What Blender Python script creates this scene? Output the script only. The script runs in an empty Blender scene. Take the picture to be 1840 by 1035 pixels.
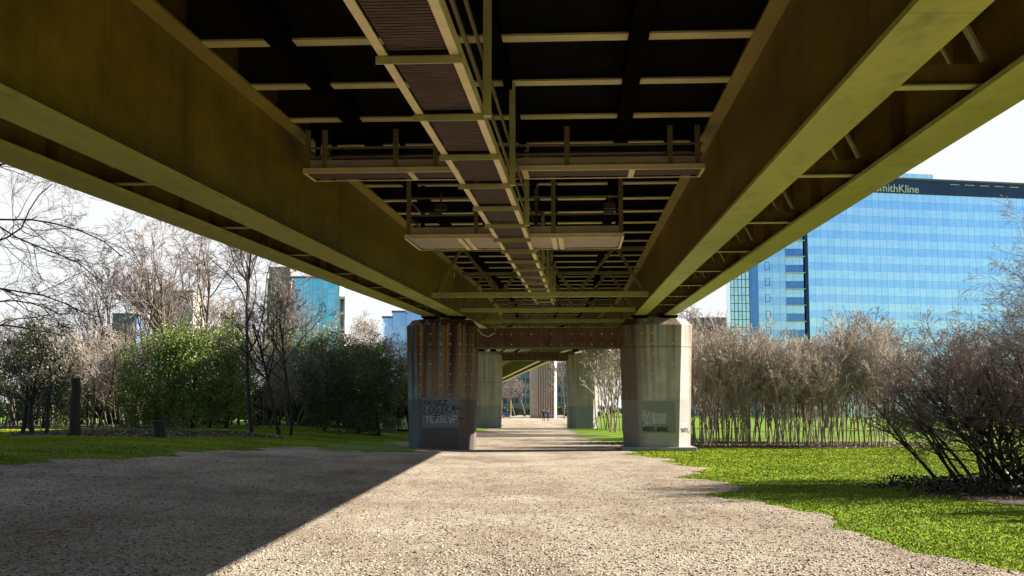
import bpy, math, random
import numpy as np
from mathutils import Vector, Matrix
random.seed(7); rng = np.random.default_rng(7)
R = math.radians
scene = bpy.context.scene
COL = scene.collection

# ------------------------------------------------------------------ helpers
def tag(o, label=None, cat=None, group=None, kind=None):
    if label: o['label'] = label
    if cat: o['category'] = cat
    if group: o['group'] = group
    if kind: o['kind'] = kind
    return o

def empty(name, loc=(0, 0, 0), rz=0.0, **k):
    o = bpy.data.objects.new(name, None); COL.objects.link(o)
    o.empty_display_size = .3
    o.location = loc; o.rotation_euler = (0, 0, rz)
    return tag(o, **k)

def mesh_np(name, v, f, mats, parent=None, mi=None, smooth=False):
    """v (n,3) array, f (m,k) int array"""
    me = bpy.data.meshes.new(name)
    v = np.asarray(v, dtype=np.float32); f = np.asarray(f, dtype=np.int32)
    n, k = f.shape
    me.vertices.add(len(v)); me.vertices.foreach_set('co', v.ravel())
    me.loops.add(n * k); me.loops.foreach_set('vertex_index', f.ravel())
    me.polygons.add(n)
    me.polygons.foreach_set('loop_start', np.arange(n, dtype=np.int32) * k)
    me.polygons.foreach_set('loop_total', np.full(n, k, dtype=np.int32))
    if mi is not None: me.polygons.foreach_set('material_index', np.asarray(mi, dtype=np.int32))
    if smooth: me.polygons.foreach_set('use_smooth', np.ones(n, dtype=bool))
    me.update(calc_edges=True); me.validate()
    for m in (mats if isinstance(mats, (list, tuple)) else [mats]): me.materials.append(m)
    o = bpy.data.objects.new(name, me); COL.objects.link(o)
    if parent: o.parent = parent
    return o

class MB:
    def __init__(s): s.v = []; s.f = []; s.m = []
    def add(s, vs, fs, mi=0):
        b = len(s.v); s.v += [tuple(q) for q in vs]
        s.f += [tuple(b + i for i in q) for q in fs]; s.m += [mi] * len(fs)
    def hexa(s, a, mi=0):   # 8 corners: bottom 4 ccw, top 4 ccw
        s.add(a, [(3, 2, 1, 0), (4, 5, 6, 7), (0, 1, 5, 4), (1, 2, 6, 5), (2, 3, 7, 6), (3, 0, 4, 7)], mi)
    def box(s, x0, x1, y0, y1, z0, z1, mi=0):
        s.hexa([(x0, y0, z0), (x1, y0, z0), (x1, y1, z0), (x0, y1, z0), (x0, y0, z1), (x1, y0, z1), (x1, y1, z1), (x0, y1, z1)], mi)
    def bar(s, p, q, w, h=None, mi=0):
        """rectangular bar from p to q"""
        p = Vector(p); q = Vector(q); h = h or w
        d = (q - p).normalized()
        up = Vector((0, 0, 1)) if abs(d.z) < .95 else Vector((0, 1, 0))
        a = d.cross(up).normalized(); b = a.cross(d).normalized()
        a *= w / 2; b *= h / 2
        s.hexa([p - a - b, q - a - b, q + a - b, p + a - b, p - a + b, q - a + b, q + a + b, p + a + b], mi)
    def tube(s, pts, rad, n=6, mi=0, cap=True):
        rings = []
        for i, p in enumerate(pts):
            p = Vector(p)
            d = (Vector(pts[min(i + 1, len(pts) - 1)]) - Vector(pts[max(i - 1, 0)])).normalized()
            up = Vector((0, 0, 1)) if abs(d.z) < .9 else Vector((1, 0, 0))
            a = d.cross(up).normalized(); b = a.cross(d)
            r = rad[i] if isinstance(rad, (list, tuple)) else rad
            rings.append([p + (a * math.cos(2 * math.pi * k / n) + b * math.sin(2 * math.pi * k / n)) * r for k in range(n)])
        vs = [q for r_ in rings for q in r_]; fs = []
        for i in range(len(rings) - 1):
            for k in range(n):
                fs.append((i * n + k, i * n + (k + 1) % n, (i + 1) * n + (k + 1) % n, (i + 1) * n + k))
        s.add(vs, fs, mi)
        if cap:
            s.add(rings[0], [tuple(range(n))], mi); s.add(rings[-1], [tuple(range(n))], mi)
    def build(s, name, mats, parent=None, smooth=False, bevel=0):
        me = bpy.data.meshes.new(name); me.from_pydata(s.v, [], s.f)
        for m in (mats if isinstance(mats, (list, tuple)) else [mats]): me.materials.append(m)
        me.polygons.foreach_set('material_index', s.m)
        if smooth: me.polygons.foreach_set('use_smooth', [True] * len(s.f))
        me.update()
        o = bpy.data.objects.new(name, me); COL.objects.link(o)
        if parent: o.parent = parent
        if bevel:
            b = o.modifiers.new('bevel', 'BEVEL'); b.width = bevel; b.segments = 2; b.limit_method = 'ANGLE'
        return o

def copy_tree(o, parent=None):
    c = o.copy(); COL.objects.link(c); c.parent = parent
    for ch in [x for x in COL.objects if x.parent == o]: copy_tree(ch, c)
    return c

# ------------------------------------------------------------------ materials
def new_mat(name):
    m = bpy.data.materials.new(name); m.use_nodes = True
    nt = m.node_tree; nt.nodes.clear()
    out = nt.nodes.new('ShaderNodeOutputMaterial')
    return m, nt, out
class N:
    def __init__(s, nt): s.nt = nt
    def n(s, t, **k):
        x = s.nt.nodes.new(t)
        for a, b in k.items(): setattr(x, a, b)
        return x
    def l(s, a, b): s.nt.links.new(a, b)
    def noise(s, vec, scale, detail=4, rough=.55):
        x = s.n('ShaderNodeTexNoise'); x.inputs['Scale'].default_value = scale
        x.inputs['Detail'].default_value = detail; x.inputs['Roughness'].default_value = rough
        if vec: s.l(vec, x.inputs['Vector'])
        return x
    def ramp(s, fac, stops):
        x = s.n('ShaderNodeValToRGB'); cr = x.color_ramp
        while len(cr.elements) < len(stops): cr.elements.new(.5)
        for e, (p, c) in zip(cr.elements, stops):
            e.position = p; e.color = (*c, 1) if len(c) == 3 else c
        s.l(fac, x.inputs['Fac']); return x
    def math(s, op, a, b=None, c=None):
        x = s.n('ShaderNodeMath', operation=op)
        for i, q in enumerate((a, b, c)):
            if q is None: continue
            if isinstance(q, (int, float)): x.inputs[i].default_value = q
            else: s.l(q, x.inputs[i])
        return x.outputs[0]
    def mix(s, fac, a, b, mode='MIX'):
        x = s.n('ShaderNodeMix', data_type='RGBA', blend_type=mode)
        for key, q in ((0, fac), (6, a), (7, b)):
            if isinstance(q, (int, float)): x.inputs[key].default_value = q
            elif isinstance(q, tuple): x.inputs[key].default_value = (*q, 1)
            else: s.l(q, x.inputs[key])
        return x.outputs[2]
    def mapping(s, vec, scale=(1, 1, 1)):
        x = s.n('ShaderNodeMapping'); s.l(vec, x.inputs['Vector']); x.inputs['Scale'].default_value = scale
        return x.outputs[0]
    def bump(s, h, strength=.3, dist=.02):
        x = s.n('ShaderNodeBump'); x.inputs['Strength'].default_value = strength; x.inputs['Distance'].default_value = dist
        s.l(h, x.inputs['Height']); return x.outputs[0]
    def bsdf(s, out, col, rough=.7, metal=0., normal=None, spec=.5):
        x = s.n('ShaderNodeBsdfPrincipled')
        if isinstance(col, tuple): x.inputs['Base Color'].default_value = (*col, 1)
        else: s.l(col, x.inputs['Base Color'])
        if isinstance(rough, (int, float)): x.inputs['Roughness'].default_value = rough
        else: s.l(rough, x.inputs['Roughness'])
        x.inputs['Metallic'].default_value = metal
        x.inputs['Specular IOR Level'].default_value = spec
        if normal: s.l(normal, x.inputs['Normal'])
        s.l(x.outputs[0], out.inputs['Surface']); return x

def mat_noisy(name, c1, c2, scale=3., rough=.7, metal=0., bump=.15, spec=.4, stretch=(1, 1, 1), fine=30.):
    m, nt, out = new_mat(name); k = N(nt)
    co = k.n('ShaderNodeTexCoord').outputs['Object']
    v = k.mapping(co, stretch)
    a = k.noise(v, scale, 5).outputs['Fac']
    b = k.noise(v, fine, 3).outputs['Fac']
    f = k.math('ADD', k.math('MULTIPLY', a, .75), k.math('MULTIPLY', b, .25))
    col = k.ramp(f, [(.3, c1), (.7, c2)]).outputs[0]
    k.bsdf(out, col, rough, metal, k.bump(b, bump, .01), spec)
    return m

M = {}
def mat_steel(name, c1, c2, c3, joint, rough=.5):
    m, nt, out = new_mat(name); k = N(nt)
    co = k.n('ShaderNodeTexCoord').outputs['Object']
    a = k.noise(k.mapping(co, (1.4, .35, 1.0)), .9, 6, .6).outputs['Fac']
    b = k.noise(k.mapping(co, (3, 1.2, 1.2)), 3.5, 5, .65).outputs['Fac']
    st = k.noise(k.mapping(co, (4, 1.6, .12)), 1.0, 4, .6).outputs['Fac']
    col = k.ramp(k.math('ADD', k.math('MULTIPLY', a, .65), k.math('MULTIPLY', b, .35)), [(.33, c1), (.67, c2)]).outputs[0]
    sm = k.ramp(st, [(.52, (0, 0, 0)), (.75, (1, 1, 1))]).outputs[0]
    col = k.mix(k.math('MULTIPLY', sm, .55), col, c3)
    sx = k.n('ShaderNodeSeparateXYZ'); k.l(co, sx.inputs[0])
    u = k.math('FRACT', k.math('DIVIDE', k.math('ADD', sx.outputs[1], 100.3), joint))
    ln = k.math('LESS_THAN', u, .018 / joint)
    col = k.mix(k.math('MULTIPLY', ln, .55), col, c3)
    k.bsdf(out, col, rough, 0, k.bump(b, .12, .01), .35); return m
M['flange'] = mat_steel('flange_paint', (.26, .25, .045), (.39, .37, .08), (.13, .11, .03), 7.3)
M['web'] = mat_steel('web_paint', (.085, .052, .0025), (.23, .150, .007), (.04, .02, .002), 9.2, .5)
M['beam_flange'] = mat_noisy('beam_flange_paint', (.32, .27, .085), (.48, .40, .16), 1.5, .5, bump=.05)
M['beam_web'] = mat_noisy('beam_web_shade', (.005, .004, .003), (.014, .009, .005), 2, .8)  # near black: the shade between the beams is put into the colour
M['soffit'] = mat_noisy('deck_soffit_shade', (.004, .003, .002), (.013, .008, .005), 1.2, .9)  # darkened well below concrete to carry the deep shade under the deck
M['dark'] = mat_noisy('near_black_steel', (.003, .0025, .002), (.007, .005, .004), 3, 1., spec=.0)  # near-black tone for stringers, bearings and rear platform posts
M['rail'] = mat_noisy('rail_paint', (.52, .42, .20), (.70, .56, .30), 3, .5, bump=.08)
M['bar'] = mat_noisy('bar_paint', (.27, .255, .075), (.42, .38, .15), 3, .5)
M['rust'] = mat_noisy('rusty_mesh', (.022, .010, .007), (.09, .045, .033), 4, .8, stretch=(1, 3, 1))
M['galv'] = mat_noisy('galvanised', (.10, .085, .06), (.19, .16, .11), 4, .5)
M['plate'] = mat_noisy('platform_plate', (.22, .17, .12), (.34, .27, .19), 2, .6)
M['parapet'] = mat_noisy('parapet_concrete', (.30, .29, .25), (.42, .40, .35), 1, .8)
M['bark_dark'] = mat_noisy('dark_bark', (.022, .016, .011), (.06, .045, .032), 8, .9, bump=.5)
M['bark'] = mat_noisy('grey_bark', (.10, .075, .052), (.22, .17, .12), 8, .9, bump=.4)
M['twig_brown'] = mat_noisy('brown_twigs', (.30, .24, .195), (.50, .42, .355), 1.0, .8)
M['bark_pale'] = mat_noisy('pale_bark', (.17, .13, .10), (.30, .24, .18), 8, .9, bump=.4)
M['twig_grey'] = mat_noisy('grey_twigs', (.10, .08, .062), (.24, .19, .14), 1.0, .8)
M['twig_red'] = mat_noisy('reddish_twigs', (.14, .105, .09), (.33, .255, .22), .8, .8)
M['black'] = mat_noisy('black_paint', (.006, .006, .006), (.012, .012, .012), 5, .5)
M['white'] = mat_noisy('white_paint', (.70, .70, .68), (.82, .82, .80), 5, .5)
M['yellow'] = mat_noisy('yellow_post_paint', (.62, .50, .18), (.75, .6, .25), 5, .5)
M['blue_sign'] = mat_noisy('blue_sign_paint', (.04, .07, .28), (.06, .10, .38), 5, .4)
M['skin'] = mat_noisy('skin_tone', (.42, .25, .17), (.5, .3, .2), 5, .6)
M['cloth_black'] = mat_noisy('black_cloth', (.008, .008, .010), (.02, .02, .022), 5, .9)
M['cloth_blue'] = mat_noisy('blue_cloth', (.04, .045, .25), (.06, .06, .36), 5, .9)
M['tyre'] = mat_noisy('tyre_rubber', (.01, .01, .01), (.02, .02, .02), 5, .8)
M['car_white'] = mat_noisy('white_car_paint', (.6, .65, .7), (.7, .75, .8), 2, .25)
M['car_blue'] = mat_noisy('blue_car_paint', (.04, .10, .24), (.06, .14, .30), 2, .25)
M['dark_glass'] = mat_noisy('dark_glass', (.02, .03, .04), (.03, .05, .06), 2, .08, spec=.8)
M['render'] = mat_noisy('pale_render', (.45, .43, .38), (.55, .52, .46), .3, .8)
M['brick'] = mat_noisy('brown_cladding', (.26, .17, .15), (.36, .25, .23), .3, .8)
M['blue_clad'] = mat_noisy('blue_grey_cladding', (.10, .16, .27), (.15, .22, .36), .2, .5)
M['slate'] = mat_noisy('slate_roof', (.14, .14, .16), (.22, .22, .25), .4, .6)
M['navy'] = mat_noisy('navy_fascia', (.012, .035, .12), (.02, .055, .17), .2, .35)
M['frame_white'] = mat_noisy('pale_frame', (.65, .68, .70), (.8, .82, .84), 1, .5)

def mat_leaf(name, c1, c2):
    m, nt, out = new_mat(name); k = N(nt)
    co = k.n('ShaderNodeTexCoord').outputs['Object']
    a = k.noise(co, 1.3, 3).outputs['Fac']
    g = k.n('ShaderNodeNewGeometry').outputs['Random Per Island']
    f = k.math('ADD', k.math('MULTIPLY', a, .5), k.math('MULTIPLY', g, .5))
    col = k.ramp(f, [(.25, c1), (.75, c2)]).outputs[0]
    d = k.n('ShaderNodeBsdfPrincipled'); k.l(col, d.inputs['Base Color']); d.inputs['Roughness'].default_value = .45
    t = k.n('ShaderNodeBsdfTranslucent'); k.l(col, t.inputs['Color'])
    x = k.n('ShaderNodeMixShader'); x.inputs[0].default_value = .22
    k.l(d.outputs[0], x.inputs[1]); k.l(t.outputs[0], x.inputs[2]); k.l(x.outputs[0], out.inputs['Surface'])
    return m
M['leaf_bright'] = mat_leaf('bright_evergreen_leaf', (.06, .10, .015), (.28, .34, .06))
M['leaf_dark'] = mat_leaf('dark_evergreen_leaf', (.03, .05, .015), (.10, .14, .035))
M['leaf_olive'] = mat_leaf('olive_leaf', (.10, .11, .02), (.27, .29, .06))
M['ivy'] = mat_leaf('ivy_leaf', (.015, .022, .008), (.06, .065, .03))
M['litter'] = mat_leaf('leaf_litter', (.03, .018, .012), (.14, .085, .06))
M['blade'] = mat_noisy('grass_blade', (.10, .14, .005), (.42, .46, .022), .45, .9, spec=.1, bump=0.01)

def mat_ground_grass():
    m, nt, out = new_mat('lawn'); k = N(nt)
    co = k.n('ShaderNodeTexCoord').outputs['Object']
    big = k.noise(co, .35, 4).outputs['Fac']
    mid = k.noise(k.mapping(co, (1, .6, 1)), 2.2, 5, .7).outputs['Fac']
    fine = k.noise(co, 28, 4, .8).outputs['Fac']
    f = k.math('ADD', k.math('ADD', k.math('MULTIPLY', big, .4), k.math('MULTIPLY', mid, .3)), k.math('MULTIPLY', fine, .3))
    col = k.ramp(f, [(.32, (.04, .085, .004)), (.5, (.12, .21, .007)), (.66, (.25, .34, .018))]).outputs[0]
    bare = k.ramp(k.noise(co, .9, 5, .7).outputs['Fac'], [(.66, (0, 0, 0)), (.74, (1, 1, 1))]).outputs[0]
    col = k.mix(k.math('MULTIPLY', bare, .2), col, (.17, .16, .06))
    k.bsdf(out, col, .85, 0, k.bump(fine, .9, .05), .15)
    return m
def mat_gravel():
    m, nt, out = new_mat('gravel'); k = N(nt)
    co = k.n('ShaderNodeTexCoord').outputs['Object']
    big = k.noise(co, .22, 5, .6).outputs['Fac']
    mid = k.noise(k.mapping(co, (1, .45, 1)), .8, 6, .75).outputs['Fac']
    vor = k.n('ShaderNodeTexVoronoi'); vor.inputs['Scale'].default_value = 40; k.l(co, vor.inputs['Vector'])
    vb = k.n('ShaderNodeTexVoronoi'); vb.inputs['Scale'].default_value = 11; k.l(co, vb.inputs['Vector'])
    sp = k.n('ShaderNodeSeparateColor'); k.l(vor.outputs['Color'], sp.inputs[0])
    base = k.ramp(k.math('ADD', k.math('MULTIPLY', big, .5), k.math('MULTIPLY', mid, .5)),
                  [(.34, (.30, .225, .17)), (.48, (.50, .425, .33)), (.62, (.66, .59, .48))]).outputs[0]
    dn = k.noise(k.mapping(co, (1, .3, 1)), .42, 6, .7).outputs['Fac']
    base = k.mix(k.ramp(dn, [(.50, (0, 0, 0)), (.68, (.75, .75, .75))]).outputs[0], base, (.27, .18, .125))
    stone = k.ramp(sp.outputs[0], [(0, (.14, .12, .11)), (.16, (.58, .54, .50)), (.55, (.95, .93, .90)), (.85, (1.25, 1.2, 1.12)), (1, (1.6, 1.55, 1.45))]).outputs[0]
    col = k.mix(.8, base, stone, 'MULTIPLY')
    fine = k.noise(co, 90, 3, .8).outputs['Fac']
    sp2 = k.n('ShaderNodeSeparateColor'); k.l(vb.outputs['Color'], sp2.inputs[0])
    leaf = k.math('GREATER_THAN', sp2.outputs[1], .93)
    leafm = k.math('MULTIPLY', leaf, k.math('LESS_THAN', vb.outputs['Distance'], .33))
    col = k.mix(k.math('MULTIPLY', leafm, .75), col, (.07, .045, .03))
    h = k.math('ADD', k.math('MULTIPLY', vor.outputs['Distance'], -1.), k.math('MULTIPLY', fine, .5))
    k.bsdf(out, col, .9, 0, k.bump(h, 1., .05), .1)
    return m
M['grass'] = mat_ground_grass(); M['gravel'] = mat_gravel()

def mat_stone(name, c1, c2):
    m, nt, out = new_mat(name); k = N(nt)
    g = k.n('ShaderNodeNewGeometry').outputs['Random Per Island']
    col = k.ramp(g, [(0, c1), (.55, c2), (1, (.62, .57, .48))]).outputs[0]
    k.bsdf(out, col, .85, 0, None, .2); return m
M['pebble'] = mat_stone('pebble', (.07, .05, .04), (.40, .34, .27))

def mat_concrete(name, base1, base2, dirt, stain_amt, painted=True, dots=True, rusty=None):
    """board-marked concrete: rain streaks from the top, grid of tie plugs, anti-graffiti coat low down"""
    m, nt, out = new_mat(name); k = N(nt)
    co = k.n('ShaderNodeTexCoord').outputs['Object']
    sx = k.n('ShaderNodeSeparateXYZ'); k.l(co, sx.inputs[0])
    X, Y, Z = sx.outputs
    n1 = k.noise(co, 1.6, 5).outputs['Fac']; n2 = k.noise(co, 22, 4).outputs['Fac']
    col = k.ramp(k.math('ADD', k.math('MULTIPLY', n1, .7), k.math('MULTIPLY', n2, .3)), [(.3, base1), (.7, base2)]).outputs[0]
    streak = k.noise(k.mapping(co, (3.4, 3.4, .10)), 1.0, 4, .6).outputs['Fac']
    if rusty:
        xe = k.math('ADD', X, k.math('MULTIPLY', k.math('SUBTRACT', streak, .5), .5))
        rm = k.ramp(xe, [(0, (1, 1, 1)), (1, (0, 0, 0))]); rm.color_ramp.elements[0].position = .5; rm.color_ramp.elements[1].position = .56
        k.l(k.math('MULTIPLY', k.math('ADD', xe, rusty[0]), .14), rm.inputs['Fac'])
        f_ = rm.outputs[0]
        if rusty[1]: f_ = k.math('SUBTRACT', 1., f_)
        col = k.mix(k.math('MULTIPLY', f_, .8), col, rusty[2])
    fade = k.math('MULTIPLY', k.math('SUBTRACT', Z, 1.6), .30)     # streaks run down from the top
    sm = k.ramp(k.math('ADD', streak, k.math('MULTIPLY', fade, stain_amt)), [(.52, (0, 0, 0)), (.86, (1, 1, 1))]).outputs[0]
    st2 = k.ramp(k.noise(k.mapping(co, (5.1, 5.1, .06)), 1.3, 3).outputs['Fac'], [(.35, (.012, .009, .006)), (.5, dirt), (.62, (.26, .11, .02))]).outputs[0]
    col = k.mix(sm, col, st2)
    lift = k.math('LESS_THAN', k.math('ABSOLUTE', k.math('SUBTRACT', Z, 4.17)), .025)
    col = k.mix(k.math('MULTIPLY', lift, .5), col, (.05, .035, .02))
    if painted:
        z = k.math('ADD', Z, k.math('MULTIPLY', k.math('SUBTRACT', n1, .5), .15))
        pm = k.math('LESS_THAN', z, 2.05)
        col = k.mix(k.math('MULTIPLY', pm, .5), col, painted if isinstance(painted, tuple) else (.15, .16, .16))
    if dots:
        u = k.math('ADD', X, Y)
        a = k.math('SUBTRACT', k.math('FRACT', k.math('DIVIDE', u, .41)), .5)
        b = k.math('SUBTRACT', k.math('FRACT', k.math('DIVIDE', Z, .41)), .5)
        d = k.math('ADD', k.math('MULTIPLY', a, a), k.math('MULTIPLY', b, b))
        dm = k.math('MULTIPLY', k.math('MULTIPLY', k.math('LESS_THAN', d, .0055), k.math('GREATER_THAN', Z, 2.1)), k.ramp(k.noise(co, 2.7, 2).outputs['Fac'], [(.38, (.25, .25, .25)), (.6, (1, 1, 1))]).outputs[0])
        col = k.mix(k.math('MULTIPLY', dm, .8), col, (.62, .56, .46))
    k.bsdf(out, col, .8, 0, k.bump(n2, .25, .01), .3)
    return m
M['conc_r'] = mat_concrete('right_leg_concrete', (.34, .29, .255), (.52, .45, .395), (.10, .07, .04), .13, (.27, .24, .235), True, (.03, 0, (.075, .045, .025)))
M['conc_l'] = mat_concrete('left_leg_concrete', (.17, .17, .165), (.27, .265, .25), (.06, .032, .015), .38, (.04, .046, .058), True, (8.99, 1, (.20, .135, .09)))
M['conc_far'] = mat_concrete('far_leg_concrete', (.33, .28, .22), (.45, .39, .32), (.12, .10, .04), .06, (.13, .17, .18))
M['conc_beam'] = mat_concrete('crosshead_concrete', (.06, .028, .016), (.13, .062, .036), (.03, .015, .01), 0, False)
M['plinth'] = mat_noisy('plinth_concrete', (.26, .25, .23), (.42, .41, .38), 2, .8)
M['ribbed'] = mat_noisy('ribbed_concrete', (.36, .30, .25), (.50, .42, .36), 1, .8)
M['patch_blue'] = mat_noisy('blue_grey_patch', (.13, .145, .17), (.18, .20, .24), 2, .7)
M['patch_grey'] = mat_noisy('grey_patch', (.20, .185, .17), (.25, .23, .215), 2, .7)
M['spray_white'] = mat_noisy('white_spray', (.42, .43, .43), (.65, .67, .67), 6, .8)
M['spray_black'] = mat_noisy('black_spray', (.006, .006, .008), (.015, .015, .018), 6, .7)

def mat_glass(name, c1, c2, px, pz, line=(.05, .12, .22), rough=.08, lw=.05, metal=.85):
    """reflective facade glazing divided into panels px wide, pz high (object space)"""
    m, nt, out = new_mat(name); k = N(nt)
    co = k.n('ShaderNodeTexCoord').outputs['Object']
    sx = k.n('ShaderNodeSeparateXYZ'); k.l(co, sx.inputs[0])
    ux = k.math('DIVIDE', k.math('ADD', sx.outputs[0], k.math('MULTIPLY', sx.outputs[1], .37)), px); uz = k.math('DIVIDE', sx.outputs[2], pz)
    cb = k.n('ShaderNodeCombineXYZ'); k.l(k.math('FLOOR', ux), cb.inputs[0]); k.l(k.math('FLOOR', uz), cb.inputs[2])
    wn = k.n('ShaderNodeTexWhiteNoise', noise_dimensions='3D'); k.l(cb.outputs[0], wn.inputs['Vector'])
    big = k.noise(co, .05, 2).outputs['Fac']
    col = k.ramp(k.math('ADD', k.math('MULTIPLY', wn.outputs['Value'], .45), k.math('MULTIPLY', big, .55)), [(.2, c1), (.8, c2)]).outputs[0]
    ln = k.math('LESS_THAN', k.math('FRACT', ux), lw)
    col = k.mix(k.math('MULTIPLY', ln, .55), col, line)
    w = k.noise(co, .35, 2).outputs['Fac']
    k.bsdf(out, col, rough, metal, k.bump(w, .08, .5), .5)
    return m
M['glass_a'] = mat_glass('sky_blue_glass', (.50, .80, 1.0), (.62, .90, 1.0), 1.75, 3.95)
M['glass_b'] = mat_glass('blue_spandrel_glass', (.36, .66, .98), (.45, .75, 1.0), 1.75, 3.95)
M['glass_dk'] = mat_glass('dark_blue_glass', (.10, .26, .55), (.16, .34, .62), 1.3, 3.95)
M['glass_lt'] = mat_glass('pale_cyan_glass', (.50, .85, .88), (.75, .98, 1.0), .9, 2.0)
M['glass_teal'] = mat_glass('teal_glass', (.14, .50, .68), (.30, .68, .82), 1.5, 2.4, line=(.4, .6, .7))
M['glass_far'] = mat_glass('far_blue_glass', (.25, .42, .72), (.35, .52, .80), 2.5, 3.3, line=(.5, .6, .8))

M['bounce_lit_steel'] = mat_noisy('bounce_lit_beams', (.70, .72, .62), (.80, .82, .74), 1, .5)  # far span beams whitened: light bounced off the ground is painted in
# ------------------------------------------------------------------ terrain
def zt(x):
    x = np.asarray(x, dtype=float); u = np.clip((-x - 1) / 13, 0, 1)
    return .75 * u * u * (3 - 2 * u)
def zg(x): return float(zt(x))

def gx():
    return np.unique(np.concatenate([np.linspace(-900, -40, 20), np.arange(-40, -15, 2.), np.arange(-15, 6, .5), np.arange(6, 40, 3.), np.linspace(40, 900, 20)]))
def grid_obj(name, xs, ys, zfun, mat):
    Xg, Yg = np.meshgrid(xs, ys); Z = zfun(Xg, Yg)
    v = np.stack([Xg.ravel(), Yg.ravel(), Z.ravel()], 1)
    nx, ny = len(xs), len(ys)
    i = (np.arange(ny - 1)[:, None] * nx + np.arange(nx - 1)[None]).ravel()
    return mesh_np(name, v, np.stack([i, i + 1, i + nx + 1, i + nx], 1), mat, smooth=True)
g = grid_obj('ground', gx(), np.array([-60, -20, 0, 20, 60, 120, 300, 800, 2500]), lambda x, y: zt(x), M['grass'])
tag(g, kind='structure')

LEFT = [(-40, -30), (0, -26), (12, -20), (17, -14), (21.6, -9.9), (27, -9.0), (35, -8.2), (45, -6.4), (53, -5.2), (60, -3.4), (78, -2.7), (129, -1.0), (200, -5), (400, -16)]
RIGHT = [(-40, 5.5), (0, 5.2), (9, 5.0), (11.8, 4.85), (14.5, 4.6), (19.9, 4.5), (22.5, 3.95), (25, 4.7), (28, 4.35), (33.5, 5.2), (39, 4.9), (44.3, 4.4), (57, 5.3), (66, 4.2), (73, 4.0), (95, 4.9), (134, 5.8), (200, 11), (400, 24)]
def lerp_tab(t, y): return np.interp(y, [a for a, _ in t], [b for _, b in t])
def jag(y, k):
    return (.20 * np.sin(y * .9 + k) + .13 * np.sin(y * 2.1 + 2 * k) + .06 * np.sin(y * 4.7 + k) + .025 * np.sin(y * 9.3 + 3 * k)) * np.clip(y / 20, .5, 1.4)
ys = np.concatenate([np.linspace(-40, 8, 12), np.arange(8, 60, .12), np.arange(60, 140, .5), np.linspace(140, 400, 60)])
xl = lerp_tab(LEFT, ys) + jag(ys, 1); xr = lerp_tab(RIGHT, ys) + jag(ys, 4)
base = np.linspace(0, 1, 40)
V = []; 
for y, a, b in zip(ys, xl, xr):
    xx = a + (b - a) * base
    V.append(np.stack([xx, np.full_like(xx, y), zt(xx) + .012], 1))
V = np.concatenate(V); nx = 40; i = (np.arange(len(ys) - 1)[:, None] * nx + np.arange(nx - 1)[None]).ravel()
tag(mesh_np('gravel_path', V, np.stack([i, i + 1, i + nx + 1, i + nx], 1), M['gravel'], smooth=True), kind='structure')
def on_path(x, y): return (x > lerp_tab(LEFT, y) + jag(y, 1)) & (x < lerp_tab(RIGHT, y) + jag(y, 4))

# green islands / tufted patch beside the left pier
mb_v = []; mb_f = []
def island(cx, cy, rx, ry, dz, seed):
    n = 60; th = np.linspace(0, 2 * np.pi, n, endpoint=False)
    rr = 1 + .16 * np.sin(3 * th + seed) + .1 * np.sin(7 * th + 2 * seed) + .06 * np.sin(13 * th)
    x = cx + rx * rr * np.cos(th); y = cy + ry * rr * np.sin(th)
    vs = np.stack([x, y, zt(x) + dz], 1)
    c = np.array([[cx, cy, zg(cx) + dz]])
    return np.concatenate([c, vs]), np.array([[0, 1 + k, 1 + (k + 1) % n] for k in range(n)])
v, f = island(-5.4, 45.5, 1.55, 5.2, .024, 2)
tag(mesh_np('grass_patch', v, f, M['grass']), kind='structure')
v, f = island(3.1, 76, 2.6, 3.6, .024, 5)
M['wet'] = mat_noisy('wet_gravel', (.10, .075, .055), (.2, .15, .11), 1.5, .3, fine=12)
tag(mesh_np('wet_ground', v, f, M['wet']), kind='structure')

# grass blades (near lawn)
def blades(name, n, xr_, yr, label):
    x = rng.uniform(*xr_, n); y = yr[0] + (yr[1] - yr[0]) * rng.random(n) ** 2.0
    right = xr_[0] > 0
    edge = lerp_tab(RIGHT, y) + jag(y, 4) if right else -(lerp_tab(LEFT, y) + jag(y, 1))
    keep = (x if right else -x) > edge - np.abs(rng.normal(0, .10, n)) * (.6 + y / 30) + np.maximum(0, rng.normal(-.1, .12, n))
    x, y = x[keep], y[keep]; n = len(x)
    h = rng.uniform(.010, .030, n); a = rng.uniform(0, 2 * np.pi, n); w = .006 + .0004 * y
    lean = rng.normal(0, .5, (n, 2)) * h[:, None]
    z = zt(x)
    p0 = np.stack([x - np.cos(a) * w, y - np.sin(a) * w, z], 1); p1 = np.stack([x + np.cos(a) * w, y + np.sin(a) * w, z], 1)
    p2 = np.stack([x + lean[:, 0], y + lean[:, 1], z + h], 1)
    v = np.stack([p0, p1, p2], 1).reshape(-1, 3)
    tag(mesh_np(name, v, np.arange(3 * n).reshape(-1, 3), M['blade']), label, 'grass', kind='stuff')
blades('grass_blades', 300000, (3.6, 22), (10.5, 56), 'short bright green turf to the right of the gravel path')

blades('grass_blades', 260000, (-26, -4), (20, 62), 'short deep green turf in the shade to the left of the gravel path')
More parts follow.
